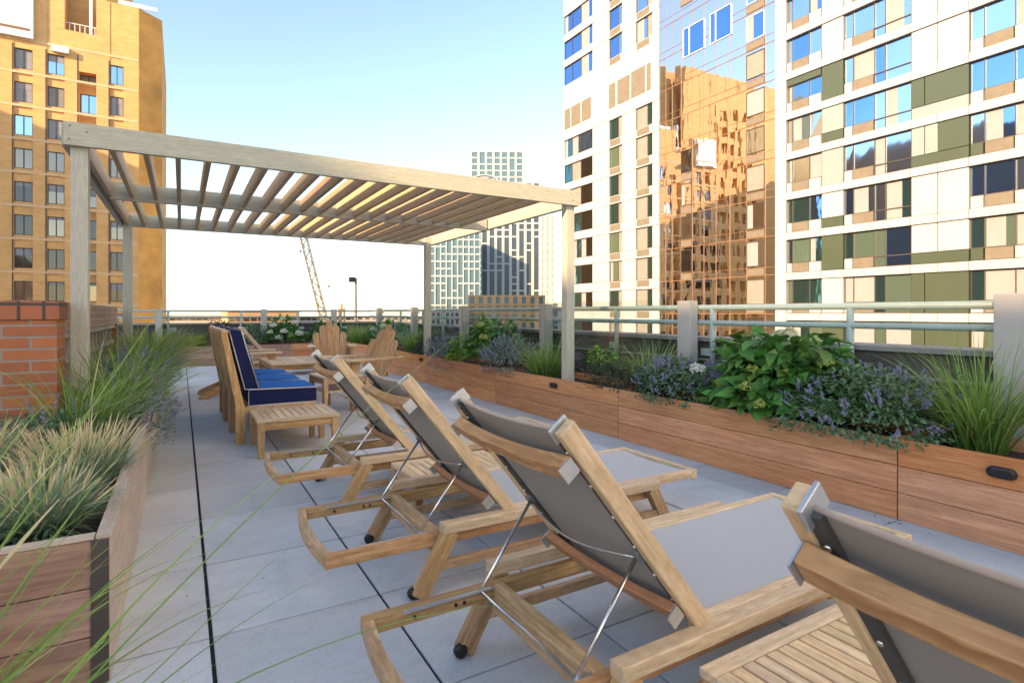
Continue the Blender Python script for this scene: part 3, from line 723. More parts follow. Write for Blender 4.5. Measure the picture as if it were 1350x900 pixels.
# fan-backed garden armchairs
def armchair(mat='teak', seat='teak_pale', nslat=5):
    """facing +x, about .74 wide"""
    t = thing('garden_armchair', '', 'armchair', (0, 0, 0), 0, 'fan backed wooden armchairs', local=True)
    for s in (-1, 1):
        y = s*.27
        m = MB(); pr = [(.36, .36), (.36, .25), (-.10, .145), (-.44, .0), (-.56, .0), (-.535, .06), (-.45, .10), (-.08, .26)]
        m.prism([(x, y-.014, z) for x, z in pr], (0, .028, 0), (1, 0, 0)); m.build('side_rail', 'teak', t, .004)
        m = MB(); m.box((.29, s*.305-.018, 0), (.39, s*.305+.018, .575)); m.build('front_leg', 'teak', t, .004)
        o = [(.46, .25), (.475, .33), (.45, .39), (.30, .405), (-.05, .36), (-.38, .325), (-.40, .295), (-.36, .275), (.0, .285), (.30, .255)]
        m = MB(); m.prism([(x, s*v, .577) for x, v in o], (0, 0, .024), (1, 0, 0)); m.build('armrest', seat, t, .005)
    for k in range(6):
        x = .36-.078*k; z = .372-.021*k
        m = MB(); m.bar((x, -.285, z), (x, .285, z), .066, .02, (.26, 0, 1)); m.build('seat_slat', seat, t, .004)
    n = nslat; wd = .105
    for k in range(n):
        c = (k-(n-1)/2); yb = c*.092; yt = c*.116; tp = 1.0-.062*abs(c)**1.6
        f = lambda y, z: (-.07-(z-.24)*.42, y, z)
        hw0, hw1 = .0445, .0565; z1 = .24+(tp-.24)*.93
        pts = [f(yb-hw0, .24), f(yb+hw0, .24), f(yt+hw1, z1-.02*(c > .5)), f(yt+hw1*.55, tp-.018*(c > .5)+.0), f(yt-hw1*.55, tp-.018*(c < -.5)), f(yt-hw1, z1-.02*(c < -.5))]
        m = MB(); m.prism(pts, (-.018, 0, -.008), (-.42, 0, 1)); m.build('back_slat', mat, t, .005)
    for z in (.40, .62):
        x = -.07-(z-.24)*.42-.032
        m = MB(); m.box((x-.022, -.33 if z > .5 else -.26, z-.04), (x, .33 if z > .5 else .26, z+.01)); m.build('back_brace', 'teak', t, .004)
    return t
ac = armchair()
for k, (x, y, f, lb) in enumerate(((1.98, 7.02, 200, 'wooden armchair facing left behind the loungers, back turned to the redwood planter'), (2.22, 9.9, 262, 'wooden armchair with pointed fan back facing the viewer across the coffee table'),
                                   (.75, 8.78, 0, 'wooden armchair seen side on beyond the sofa, its two curved tails on the paving'))):
    o = ac if k == 0 else copy_tree(ac)
    o.location = (x, y, 0); o.rotation_euler = (0, 0, math.radians(f)); o['label'] = lb

# fallen leaves and grit along the planters
n = 90; px = np.where(rng.random(n) < .5, 3.38-np.abs(rng.normal(0, .28, n)), -.12+np.abs(rng.normal(0, .25, n))); py = U(n, 1.4, 11)
P_ = np.stack([px, py, np.full(n, .006)], 1); dr = np.stack([rng.normal(size=n), rng.normal(size=n), np.zeros(n)], 1); up_ = np.stack([rng.normal(0, .2, n), rng.normal(0, .2, n), np.ones(n)], 1)
M['litter'] = bladesmat('dry leaf', (.16, .12, .06), (.26, .2, .09), .4)
sz = U(n, .012, .032); tag(leaves('leaf_litter', 'litter', None, P_, dr, up_, sz, sz*.6), kind='stuff')
# ================================================================== PLANTS
# left planters
F3 = lambda x, y, z=.40: (x, y, z)
grass_plant('fescue', 'blue green fescue tuft with tan plumes in the lower left planter', 'grass', F3(-.42, 2.50), 1300, .25, 1.0, 'fescue', .0036, (.05, 1.2), (.1, .6), r0=.10, seeds=170, group='fescue tufts in the left planter')
grass_plant('fescue', 'taller tan plumed fescue tuft behind the blue green one', 'grass', F3(-.38, 3.05), 900, .27, 1.0, 'fescue', .0038, (.05, .9), (.1, .5), r0=.13, seeds=320, group='fescue tufts in the left planter')
grass_plant('fescue', 'plumed fescue tuft at the left edge of the picture', 'grass', F3(-.80, 3.35), 700, .28, 1.0, 'fescue', .0038, (.05, .9), (.1, .5), r0=.10, seeds=150, group='fescue tufts in the left planter')
grass_plant('fountain_grass', 'loose green grass in front of the brick pier', 'grass', F3(-.50, 3.95), 300, .72, 1.0, 'fountain', .0055, (.1, .75), (.2, .75), r0=.12, azr=(.1, 1.3), group='arching green grasses in the left planters')
grass_plant('fountain_grass', 'dark green arching grass in front of the left pergola post', 'grass', F3(-.36, 4.75), 380, .76, 1.0, 'fountain', .009, (.1, .85), (.2, .8), r0=.12, group='arching green grasses in the left planters')
grass_plant('fountain_grass', 'yellow green grass beside the far left pergola post', 'grass', F3(-.36, 7.9), 620, .86, 1.0, 'fountainyellow', .012, (.08, .95), (.2, .7), r0=.16, group='arching green grasses in the left planters')
grass_plant('fountain_grass', 'yellow green grass at the far end of the left planters', 'grass', F3(-.38, 9.3), 520, .76, 1.0, 'fountainyellow', .012, (.08, .95), (.2, .7), r0=.16, group='arching green grasses in the left planters')
grass_plant('fountain_grass', 'green grass spilling over the middle left planter', 'grass', F3(-.36, 6.4), 460, .72, 1.0, 'fountain', .010, (.1, .9), (.2, .8), r0=.15, group='arching green grasses in the left planters')
leafy('russian_sage', 'grey leaved sage bush below the left pergola post', 'sage', F3(-.36, 5.5, .48), (.28, .45, .32), 2600, .035, 'sage', spikes=45, spike_h=.16, wr=.35, group='sage bushes in the left planters')
leafy('russian_sage', 'grey leaved sage bush hanging over the left planter edge', 'sage', F3(-.26, 4.55, .42), (.26, .50, .22), 2600, .035, 'sage', spikes=40, spike_h=.12, wr=.35, hang=.12, group='sage bushes in the left planters')
leafy('catmint', 'low dark catmint at the foot of the brick pier', 'catmint', F3(-.62, 3.85, .42), (.30, .35, .22), 1900, .035, 'catmint', spikes=8, wr=.6, group='catmints in the left planters')
leafy('russian_sage', 'small grey sage bush at the far end of the left planters', 'sage', F3(-.25, 7.2, .44), (.24, .40, .26), 1600, .035, 'sage', spikes=60, spike_h=.16, wr=.35, group='sage bushes in the left planters')
# long blades from the near planter sweep across the lower left of the view
t = thing('fountain_grass', 'near grass with long thin blades arching across the lower left corner', 'grass', (-.40, .85, .42), 0, 'arching green grasses in the left planters')
n = 46; az = rng.normal(.98, .36, n); r = .07*np.sqrt(rng.random(n))
base = np.stack([-.40+r*np.cos(az*9), .85+r*np.sin(az*9), np.full(n, .42)], 1)
blades('blades', 'blade', t, base, az, U(n, .45, 1.2), U(n, .45, 1.1), U(n, .004, .0085), U(n, .05, .8), 14)
n = 4; az = rng.normal(1.3, .5, n); base = np.stack([-.40+.05*np.cos(az*9), .85+.05*np.sin(az*9), np.full(n, .42)], 1)
blades('seed_heads', 'seed', t, base, az, U(n, .4, 1.0), U(n, .45, .75), U(n, .004, .006), U(n, .05, .5), 14, lambda q: np.where(q < .7, .22, np.where(q < .97, 1.5*(.75+.25*np.sin(q*60)), .3)))

# right planters
def hyd(label, c, rad, n, ln, heads): return leafy('hydrangea', label, 'hydrangea', c, rad, n, ln, 'hydr', -.2, 'hydrangea bushes in the redwood planters', 0, heads=heads, hollow=.35, stems=26, wr=.72)
hyd('big leafy hydrangea with cream and lime flower heads on the right', (3.76, 2.52, .56), (.50, .56, .43), 950, .15,
    [((3.78, 2.50, .97), .085, 'cream'), ((3.72, 2.66, .94), .06, 'cream'), ((3.66, 2.14, .82), .05, 'limepetal'), ((3.35, 2.50, .64), .045, 'limepetal'), ((3.30, 2.38, .54), .04, 'limepetal'), ((3.40, 2.98, .72), .05, 'whitepetal'), ((3.40, 2.50, .76), .035, 'limepetal')])
hyd('rounder dark leaved hydrangea under the pergola roof edge', (3.75, 6.85, .62), (.44, .55, .44), 620, .13, [((3.50, 6.80, .98), .05, 'limepetal'), ((3.45, 6.6, .82), .05, 'limepetal')])
leafy('lime_shrub', 'bright lime leaved shrub beside the rounder hydrangea', 'shrub', (3.58, 7.55, .50), (.22, .30, .30), 420, .07, 'lime', hollow=.3)
leafy('catmint', 'wide catmint with blue flowers to the right of the big hydrangea', 'catmint', (3.70, 1.92, .48), (.40, .52, .30), 4600, .040, 'catmint', spikes=170, spike_h=.065, wr=.65, hang=.05, group='catmints in the redwood planters')
leafy('catmint', 'blue flowering catmint to the left of the big hydrangea', 'catmint', (3.66, 3.42, .48), (.32, .42, .28), 3200, .040, 'catmint', spikes=110, spike_h=.07, wr=.65, hang=.05, group='catmints in the redwood planters')
leafy('catmint', 'purple flowering catmint in front of the rounder hydrangea', 'catmint', (3.58, 6.12, .50), (.30, .46, .30), 2600, .040, 'sage', spikes=90, spike_h=.14, wr=.5, hang=.1, group='catmints in the redwood planters')
leafy('catmint', 'purple catmint drooping over the planter beside the lime shrub', 'catmint', (3.50, 7.85, .46), (.26, .34, .30), 1500, .040, 'sage', spikes=60, spike_h=.13, wr=.5, hang=.16, group='catmints in the redwood planters')
leafy('catmint', 'purple catmint at the far end of the right planter row', 'catmint', (3.56, 10.6, .50), (.32, .50, .34), 1500, .045, 'sage', spikes=70, spike_h=.15, wr=.5, hang=.1, group='catmints in the redwood planters')
leafy('dark_shrub', 'low dark shrub between the pergola post and the grass', 'shrub', (3.66, 4.15, .46), (.30, .42, .26), 2000, .035, 'darkshrub', wr=.6, group='low dark shrubs in the redwood planters')
leafy('dark_shrub', 'low dark shrub at the far pergola post', 'shrub', (3.72, 8.95, .50), (.34, .60, .30), 1800, .045, 'darkshrub', wr=.6, group='low dark shrubs in the redwood planters')
leafy('lime_shrub', 'small lime leaved plant just right of the pergola post', 'shrub', (3.86, 4.66, .62), (.16, .22, .22), 110, .07, 'lime', hollow=.2)
grass_plant('fountain_grass', 'tall upright grass clump in front of the foreground white post', 'grass', (3.80, 1.36, .38), 400, .80, 1.0, 'fountain', .009, (.03, .55), (.1, 1.0), r0=.11, group='upright grasses in the redwood planters')
grass_plant('fountain_grass', 'green grass clump beside the middle white post', 'grass', (3.82, 3.86, .40), 320, .66, 1.0, 'fountain', .010, (.05, .7), (.2, .7), r0=.12, group='upright grasses in the redwood planters')
grass_plant('fountain_grass', 'thin grass just left of the pergola front post', 'grass', (3.66, 5.45, .40), 330, .58, 1.0, 'fountain', .010, (.05, .65), (.15, .6), r0=.16, group='upright grasses in the redwood planters')
grass_plant('fountain_grass', 'grass clump left of the far pergola post', 'grass', (3.74, 9.7, .40), 420, .62, 1.0, 'fountain', .013, (.05, .7), (.15, .6), r0=.2, group='upright grasses in the redwood planters')
hyd('hydrangea bush beside the far pergola post', (3.78, 11.5, .60), (.42, .62, .42), 420, .14, [((3.55, 11.2, .88), .06, 'cream'), ((3.5, 11.7, .80), .06, 'whitepetal')])
# far planter
hyd('hydrangea covered in white flowers against the far railing', (2.05, 14.0, .60), (.46, .30, .44), 420, .13, [((1.8, 13.75, .86), .07, 'whitepetal'), ((2.02, 13.7, .72), .07, 'whitepetal'), ((2.25, 13.72, .92), .07, 'whitepetal'), ((2.36, 13.74, .66), .08, 'whitepetal'), ((1.74, 13.76, .70), .06, 'cream'), ((2.0, 13.75, 1.0), .06, 'cream'), ((1.9, 13.7, .58), .06, 'whitepetal')])
hyd('green leaved bush behind the pointed armchair', (3.05, 14.0, .56), (.5, .30, .36), 360, .13, [])
leafy('dark_shrub', 'dark green shrub behind the sofa back', 'shrub', (.72, 14.0, .56), (.34, .28, .38), 900, .06, 'darkshrub', group='shrubs in the far planters')
leafy('dark_shrub', 'dark green shrub left of the white hydrangea', 'shrub', (1.42, 14.0, .52), (.34, .28, .34), 900, .06, 'catmint', group='shrubs in the far planters')
grass_plant('fountain_grass', 'short yellowish grass at the left end of the far planter', 'grass', (.22, 14.0, .38), 500, .45, 1.0, 'fountainyellow', .010, (.05, .8), (.1, .6), r0=.2, group='grasses in the far planters')
grass_plant('fountain_grass', 'tall grass in the far right corner of the deck', 'grass', (3.7, 13.2, .38), 700, .68, 1.0, 'fountain', .012, (.05, .7), (.1, .6), r0=.25, group='grasses in the far planters')
leafy('russian_sage', 'grey sage bush at the left end of the far planter', 'sage', (-.15, 14.0, .50), (.25, .26, .28), 900, .045, 'sage', spikes=40, wr=.4, group='shrubs in the far planters')

# ================================================================== BUILDINGS
# --- orange brick tower, left: facade facing the viewer at y = 83
FY = 83.
t = thing('brick_tower', 'tall orange brick tower with paired windows on the left', 'building', (-20, 84, ZG))
cols = [(-17.9, -17.2), (-16.27, -14.62), (-13.34, -11.75), (-10.42, -8.75), (-7.41, -6.06)]
cols = [(-19.25, -17.55)]+cols[1:]
cols += [(-22.3, -20.7), (-25.4, -23.8), (-28.5, -26.9), (-31.6, -30.0), (-34.7, -33.1)]
cols.sort()
FLH = 3.765; sills = [2.44+FLH*k for k in range(-3, 14)]
TOPM, TOPW = 53., 38.65
xs = [-60.]+[v for c in cols for v in c]+[-4.51]
m = MB()
for i in range(0, len(xs)-1, 2):                       # piers between the window columns
    a, b = xs[i], xs[i+1]; top = TOPM if b < -6.6 else TOPW
    if abs(a+6.06) < .01: m.box((a, FY, ZG), (b, FY+1.6, TOPW)); continue
    if abs(b+7.41) < .01: m.box((a, FY, ZG), (b, FY+1.6, TOPW)); continue
    m.box((a, FY, ZG), (b, FY+1.6, 34.2 if a > -13 else top))
for (a, b) in cols:                                    # spandrels
    rec = 1.1 if abs(a+10.42) < .01 else .16
    top = TOPW if a > -8 else TOPM
    z = ZG
    for s in sills:
        if s > (30 if a > -20 else 46): break
        m.box((a+.001, FY+rec, z), (b-.001, FY+1.5, s)); z = s+2.3
    cap = z
    if rec > 1: m.box((a+.001, FY+1.1, z), (b-.001, FY+1.5, 29.6)); m.box((a+.001, FY+.004, 29.6), (b-.001, FY+1.5, 34.2))
    else: m.box((a+.001, FY+.05, z), (b-.001, FY+1.5, 34.2 if a > -13 and a < -8 else top))
# wall above the recess with a roof terrace niche
m.box((-13.4+1.65, FY+.02, 34.21), (-12.45, FY+1.5, TOPM)); m.box((-8.3, FY+.02, 34.21), (-7.42, FY+1.5, TOPW)); m.box((-12.45, FY+3.2, 34.2), (-8.3, FY+3.6, TOPM)); m.box((-12.45, FY+1.5, 34.0), (-8.3, FY+3.3, 34.2))
m.box((-60, FY+3.7, ZG), (-6.7, FY+26, TOPM)); m.box((-6.699, FY+3.7, ZG), (-4.6, FY+26, TOPW-.5)); m.box((-6.69, FY+1.4, 34.2), (-4.515, FY+3.69, TOPW-.05))
m.build('wall', 'brickwarm', t)
m = MB()                                               # canted right end
m.prism([(-4.505, FY, ZG), (-2.13, FY+2.0, ZG), (-2.13, FY+26, ZG), (-4.505, FY+26, ZG)], (0, 0, TOPW-ZG-.02)); m.build('canted_end', 'stucco', t)
for k in range(-2, 9):
    z = 2.44+FLH*k-.55
    m = MB(); m.box((-24, FY-.03, z), (-4.55, FY-.002, z+.26)); m.build('stone_band', 'sillband', t)
for (a, b) in cols:
    if a > -24:
        m = MB(); m.box((a-.16, FY-.012, -8), (a-.02, FY-.0035, 31.5)); m.build('shaft_line', 'mullion', t)
wi = 0
for (a, b) in cols:
    if a < -23: continue
    rec = 1.2 if abs(a+10.42) < .01 else .34
    for k, s in enumerate(sills):
        if s > (30 if a < -8.8 else 32) or s < -6: continue
        if a < -17 and s > 26: continue
        wi += 1
        m = MB(); mid = (a+b)/2
        m.box((a, FY+rec-.10, s), (a+.09, FY+rec, s+2.3)); m.box((b-.09, FY+rec-.10, s), (b, FY+rec, s+2.3)); m.box((mid-.05, FY+rec-.10, s), (mid+.05, FY+rec, s+2.3))
        m.box((a+.09, FY+rec-.10, s), (b-.09, FY+rec, s+.09)); m.box((a+.09, FY+rec-.10, s+2.21), (b-.09, FY+rec, s+2.3))
        f = m.build('window', 'mullion', t)
        m = MB(); m.face([(a+.05, FY+rec-.03, s+.05), (b-.05, FY+rec-.03, s+.05), (b-.05, FY+rec-.03+random.uniform(-.01, .01), s+2.25), (a+.05, FY+rec-.03, s+2.25)])
        m.build('pane', random.choice(['g_dark', 'g_warm', 'g_dark', 'g_warm']) if s < 19 else random.choice(['blind', 'g_sky', 'blind', 'curtain']), f)
        if random.random() < .45:
            zz = s+2.25-random.uniform(.3, .9); m = MB(); m.box((a+.1, FY+rec-.06, zz), (b-.1, FY+rec-.045, s+2.2)); m.build('blind', 'blind', f)
m = MB(); m.box((-21, FY-.5, 32.2), (-14.5, FY-.05, 38)); m.build('roof_sign_panel', 'paintwhite', t)
m = MB(); m.box((-20.8, FY-.56, 33.0), (-14.8, FY-.505, 33.25)); m.build('sign_trim', 'bronze', t)
m = MB()
m.bar((-12.3, FY+.3, 35.2), (-8.4, FY+.3, 35.2), .08, .08)
for k in range(9): m.box((-12.3+k*.48, FY+.26, 34.25), (-12.24+k*.48, FY+.32, 35.2))
m.build('terrace_rail', 'paintwhite', t)
m = MB(); m.box((-9.5, FY+.6, 34.2), (-9.2, FY+.9, 40)); m.build('terrace_post', 'paintwhite', t)
m = MB(); m.box((-12.9, FY-.5, 31.3), (-11.3, FY-.02, 32.0)); m.build('wall_vent', 'paintwhite', t)
m = MB(); m.box((-6.6, FY+.02, TOPW+.02), (-2.6, FY+.2, TOPW+.5)); m.build('roof_parapet_cap', 'paintwhite', t)

# --- the residential tower on the right: one facade along y at x = 39.5
TX = 39.5
t = thing('apartment_tower', 'modern apartment tower with white and green panels and a mirror glass bay', 'building', (45, 25, ZG))
m = MB(); m.box((TX+.35, -22, ZG), (TX+24, 54.84, 58)); m.build('core', 'backing', t)
FK = [4.15+3.02*k for k in range(-3, 10)]
def pan(m, y0, y1, z0, z1, out=0., g_=.02):
    nm = m
    if isinstance(nm, str): m = MB()
    m.box((TX-out, y0+g_, z0+g_), (TX+.349, y1-g_, z1-g_))
    if isinstance(nm, str): m.build(nm, PANMAT[nm], t)
def win(y0s, z0, z1, panes, frame='mullion', dep=.17):
    """window across consecutive panes; y0s lists the borders from large y to small y"""
    m = MB(); a, b = y0s[0], y0s[-1]; fw = .05
    for y in y0s: m.box((TX+dep-.06, max(b, y-fw/2), z0), (TX+dep+.02, min(a, y+fw/2), z1))
    m.box((TX+dep-.058, b, z0), (TX+dep+.018, a, z0+fw)); m.box((TX+dep-.058, b, z1-fw), (TX+dep+.018, a, z1))
    f = m.build('window', frame, t)
    for i, p in enumerate(panes):
        y1, y0 = y0s[i]-fw/2, y0s[i+1]+fw/2; e = random.uniform(-.006, .006)
        if p in ('blind', 'curtain'):
            m = MB(); m.face([(TX+dep+.01, y0, z0+.05), (TX+dep+.01, y1, z0+.05), (TX+dep+.01, y1, z1-.05), (TX+dep+.01, y0, z1-.05)][::-1]); m.build('blind', p, f); continue
        m = MB(); m.face([(TX+dep+.005+e, y0, z0+.05), (TX+dep+.005, y1, z0+.05), (TX+dep+.005, y1, z1-.05), (TX+dep+.005-e, y0, z1-.05)][::-1]); m.build('pane', p, f)
        if random.random() < .3 and y1-y0 > .8:
            q = y0+(y1-y0)*random.uniform(.2, .75); m = MB(); m.face([(TX+dep-.002, q, z0+.06), (TX+dep-.002, y1-.04, z0+.06), (TX+dep-.002, y1-.04, z1-.06), (TX+dep-.002, q, z1-.06)][::-1]); m.build('blind', 'blind', f)
    return f
wm, gm, mm, lm = MB(), 'green_panel', 'mint_panel', 'louvre'
PANMAT = {'green_panel': 'panelgreen', 'mint_panel': 'panelmint', 'louvre': 'louvre'}
pan(wm, 26.07, 27.0, ZG, 58, .06)                                      # white pier beside the mirror bay
G1 = [25.97, 25.66, 24.34, 23.40]; G2 = [21.80, 21.22, 19.86, 19.2, 17.68]; G3 = [14.60, 13.94, 12.56, 11.5]
P1 = {0: 'w', 1: 'g', 2: 'g', 3: 'm', 4: 'm', 5: 'w', 6: 'g', 7: 'w'}
pal = {0: ('g_teal', 'blind', 'g_green'), 1: ('blind', 'g_teal', 'g_green'), 2: ('g_teal', 'g_green', 'g_blue'), 3: ('g_sky', 'g_teal', 'g_blue'), 4: ('g_sky', 'g_blue', 'blind'), 5: ('g_blue', 'g_blue', 'g_sky'), 6: ('g_sky', 'blind', 'g_blue'), 7: ('g_sky', 'g_blue', 'g_sky')}
for k, F in enumerate(FK):
    fl = k-2                                     # fl 0 : zone just above the railing
    for a, b in ((26.06, 23.38), (23.38, 21.82), (21.82, 17.66), (17.66, 16.2), (16.2, 14.62), (14.62, 11.4), (11.4, 6), (6, 0)): pan(wm, b, a, F-.56, F, .10)
    z0, z1, zs = F-3.02, F-.57, F-3.02+.70
    c = pal.get(max(0, min(7, fl)))
    pk = lambda: random.choice(c)
    # first group
    if fl == 6: pan(gm, 23.42, 26.04, z0+1.95, z1); ztop = z0+1.95
    else: ztop = z1
    win(G1, zs, ztop, [pk(), pk(), pk()])
    pan(lm, 24.36, 25.62, z0, zs, 0); pan(wm, 23.42, 24.34, z0, zs); pan(wm, 25.66, 26.04, z0, zs)
    # panel 1
    q = ['g', 'w', 'g', 'g', 'm', 'm', 'g', 'w'][max(0, min(7, fl))]
    if fl in (3, 5): pan(gm, 21.84, 23.36, z0, zs); pan(mm if fl == 5 else wm, 21.84, 23.36, zs, z1)
    else: pan({'g': gm, 'w': wm, 'm': mm}[q], 21.84, 23.36, z0, z1)
    # second group: tan louvre below the wide pane, short light below the last pair
    win(G2[:3], zs, z1, [pk(), pk()]); win(G2[2:], z0, z1, [pk(), pk()])
    m_ = MB(); m_.box((TX+.10, 17.69, zs-.03), (TX+.165, 19.84, zs+.03)); m_.build('transom', 'mullion', t)
    pan(lm, 19.88, 21.2, z0, zs, 0); pan(wm, 21.24, 21.78, z0, zs)
    # panel 2
    if fl in (0, 1): pan(gm, 14.64, 16.9, z0, z1); pan(gm, 16.92, 17.64, z0, z1)
    elif fl == 2: pan(gm, 14.64, 17.64, z0, zs); pan(wm, 14.64, 16.2, zs, z1); pan(wm, 16.22, 17.64, zs, z1)
    elif fl == 3: pan(wm, 14.64, 16.2, z0, z1); pan(wm, 16.22, 17.64, z0, z1)
    elif fl == 4: pan(gm, 14.64, 17.64, z0, zs); pan(gm, 14.64, 16.18, zs, z1); pan(mm, 16.2, 16.9, zs, z1); pan(mm, 16.92, 17.64, zs, z1)
    elif fl == 5: pan(gm, 14.64, 16.9, zs, z1); pan(gm, 16.92, 17.64, zs, z1); pan(mm, 14.64, 17.64, z0, zs)
    else: pan(wm, 14.64, 16.2, z0, z1); pan(wm, 16.22, 17.64, z0, z1)
    win(G3, zs, z1, [pk(), pk(), pk()])
    pan(lm, 12.6, 13.9, z0, zs, 0); pan(gm if fl in (2, 4) else wm, 13.96, 14.58, z0, zs); pan(wm, 11.42, 12.56, z0, zs)
    pan(random.choice((wm, gm, mm)), 6, 11.38, z0, z1); pan(wm, 0, 5.98, z0, z1)
pan(wm, -22, 26.05, FK[-1]+.02, 58); pan(wm, -22, 26.05, ZG, FK[0]-3.04); pan(wm, -22, -.02, FK[0]-3.0, FK[-1], 0)
# white far part, y 39.13 .. 54.84
tops = [3.46, 6.57, 9.6, 12.65, 15.65, 18.65, 21.65]
rows = [(z-2.12, z) for z in [.45, -2.5]+tops]+[(28.2, 30.4), (31.25, 33.4), (34.3, 36.45)]
rows = [(-4.6, -2.5), (-1.6, .45)]+[(z-2.12, z) for z in tops]+[(28.2, 30.4), (31.25, 33.4), (34.3, 36.45)]
edges = sorted([-8.0]+[v for r in rows for v in r]+[40.])
for i in range(0, len(edges), 2):
    za, zb = edges[i], edges[i+1]
    for a, b in ((39.2, 42.46), (42.46, 46.54), (46.54, 49.40), (49.4, 54.84)): pan(wm, a, b, za, zb, .02)
for r0, r1 in rows:
    pan(wm, 39.2, 40.14, r0, r1); pan(wm, 42.46, 44.5, r0, r1); pan(wm, 46.54, 49.38, r0, r1)
    hi = r0 > 25
    win([42.44, 40.9, 40.16], r0, r1, ['curtain' if not hi else 'g_sky', 'g_teal' if not hi else 'curtain'])
    pan(lm, 40.5, 42.3, r0-.75, r0-.05, .03)
    win([46.52, 45.2, 44.52], r0, r1, [random.choice(('g_teal', 'curtain', 'g_green')) if not hi else 'g_blue', 'curtain' if not hi else 'g_sky'])
    pan(lm, 44.7, 46.4, r0-.75, r0-.05, .03)
    win([54.8, 53.3, 51.6, 49.42], r0-(.7 if hi else 0), r1, [('g_blue' if hi else 'g_teal'), ('g_blue' if hi else random.choice(('g_dark', 'curtain', 'g_teal'))), ('g_blue' if hi else 'g_dark')])
for a, b, z0, z1 in ((40.3, 40.9, 22.9, 25.6), (41.1, 43.1, 22.9, 25.6), (43.3, 45.2, 22.9, 25.5), (45.5, 46.5, 22.9, 25.5), (49.6, 51.3, 22.9, 25.3), (51.5, 53.3, 22.9, 25.3), (53.5, 54.6, 22.9, 25.3)): pan(lm, a, b, z0, z1, .05)
pan(wm, 39.2, 54.84, 40, 58); pan(wm, 39.2, 54.84, ZG, -8)
tag(wm.build('white_panel', 'panelwhite', t), kind='stuff')
# mirror glass bay between them
m = MB(); bz = [-8+3.02*k+.0 for k in range(20)]
yb = [27.03, 27.9, 29.6, 31.2, 32.6, 33.9, 35.2, 36.5, 37.6, 38.4, 39.12]
for i in range(len(yb)-1):
    for j in range(len(bz)-1):
        e = random.uniform(-.004, .004); f_ = random.uniform(-.006, .006)
        m.face([(TX+.03+e, yb[i], bz[j]), (TX+.03-e, yb[i], bz[j+1]), (TX+.03-e+f_, yb[i+1], bz[j+1]), (TX+.03+e+f_, yb[i+1], bz[j])][::-1])
mg = m.build('mirror_wall', 'g_mirror', t)
m = MB()
for y in yb[1:-1]: m.box((TX+.0, y-.018, -8), (TX+.05, y+.018, 49))
for z in bz[1:-1]: m.box((TX+.002, 27.03, z-.03), (TX+.052, 39.12, z+.03)); m.box((TX+.004, 27.03, z+.62), (TX+.05, 39.12, z+.65))
m.build('bay_mullion', 'bronze', mg)
for j, z in enumerate(bz[2:13]):
    win([29.55, 27.95], z+.75, z+2.75, [['g_blue', 'g_sky', 'blind', 'curtain'][j % 4] if j > 4 else ['g_warm', 'curtain', 'g_mirror'][j % 3]], 'mullion' if j < 8 else 'paintwhite', .0)
    if j < 6: win([36.45, 35.25], z+.75, z+2.75, [['g_warm', 'g_mirror', 'g_dark'][j % 3]], 'mullion', .0)
def bayl(a, b, z0, z1):
    m = MB(); m.box((TX-.03, a, z0), (TX-.002, b, z1)); m.build('bay_louvre', 'louvre', mg)
for j, z in enumerate(bz[2:12]):
    bayl(27.95, 29.55, z+.05, z+.58)
    if j < 6: bayl(35.25, 36.45, z+.05, z+.58)
z = bz[12]
for a, b in ((30.6, 31.6), (31.9, 33.0), (33.2, 34.3), (34.6, 36.6)): bayl(a, b, z+.9, z+1.5)
for a, b, z in ((31.0, 33.2, bz[11]-.9), (33.8, 36.2, bz[11]-.9)):
    win([b, (a+b)/2+.5, a], z, z+2.6, ['g_blue', 'g_blue'], 'paintwhite', -.01)

# --- far towers
def fX(u, Y):
    s, c = math.sin(TH), math.cos(TH); r = (u-675)/740; return Y*(s+r*c)/(c-r*s)
def fZ(u, Y, v):
    s, c = math.sin(TH), math.cos(TH); r = (u-675)/740; return 1.15+(412-v)/740*Y/(c-r*s)
def at_(u0, u1, Y): return fX(u0, Y), fX(u1, Y)
def grid_tower(name, label, bear0, bear1, dist, z1, nb, nf, fh, dep, glass, frame='fartower', skip=0., mw=.32, zb=ZG):
    """white framed tower turned square to the roof deck; bearings in degrees from +y; some cross bars are left out so that panes join"""
    a0, a1 = math.radians(bear0), math.radians(bear1); am = (a0+a1)/2; wid = dist*2*math.tan((a1-a0)/2)
    t = thing(name, label, 'building', (dist*math.sin(am), dist*math.cos(am), 0), -am, None, local=True); x0, x1 = -wid/2, wid/2
    m = MB(); m.box((x0+.2, .5, zb), (x1-.2, dep, z1-.3)); m.build('glass_wall', glass, t)
    m = MB(); w = (x1-x0)/nb
    for i in range(nb+1): c = x0+i*w; hw = w*mw/2; m.box((max(x0, c-hw), 0, zb), (min(x1, c+hw), .7, z1))
    for i in range(nb):
        z = z1
        while z > -6:
            if z == z1 or random.random() > skip: m.box((x0+i*w+w*mw/2+.001, .02, z-fh*.22), (x0+(i+1)*w-w*mw/2-.001, .68, z))
            z -= fh
    m.box((x1-.19, .71, zb), (x1, dep, z1)); m.box((x0, .71, zb), (x0+.19, dep, z1)); m.box((x0, .71, z1-.29), (x1, dep, z1))
    m.build('frame', frame, t); return t
def brg(u): return math.degrees(math.atan((u-675)/740)+TH)
def hgt(u, dist, v): return 1.15+(412-v)/740*dist*math.cos(math.radians(brg(u))-TH)
grid_tower('grid_tower', 'white gridded tower rising highest behind the pergola roof', brg(621), brg(690), 380, hgt(655, 380, 199), 7, 30, 4.3, 26, 'farglass2', skip=.05, mw=.3)
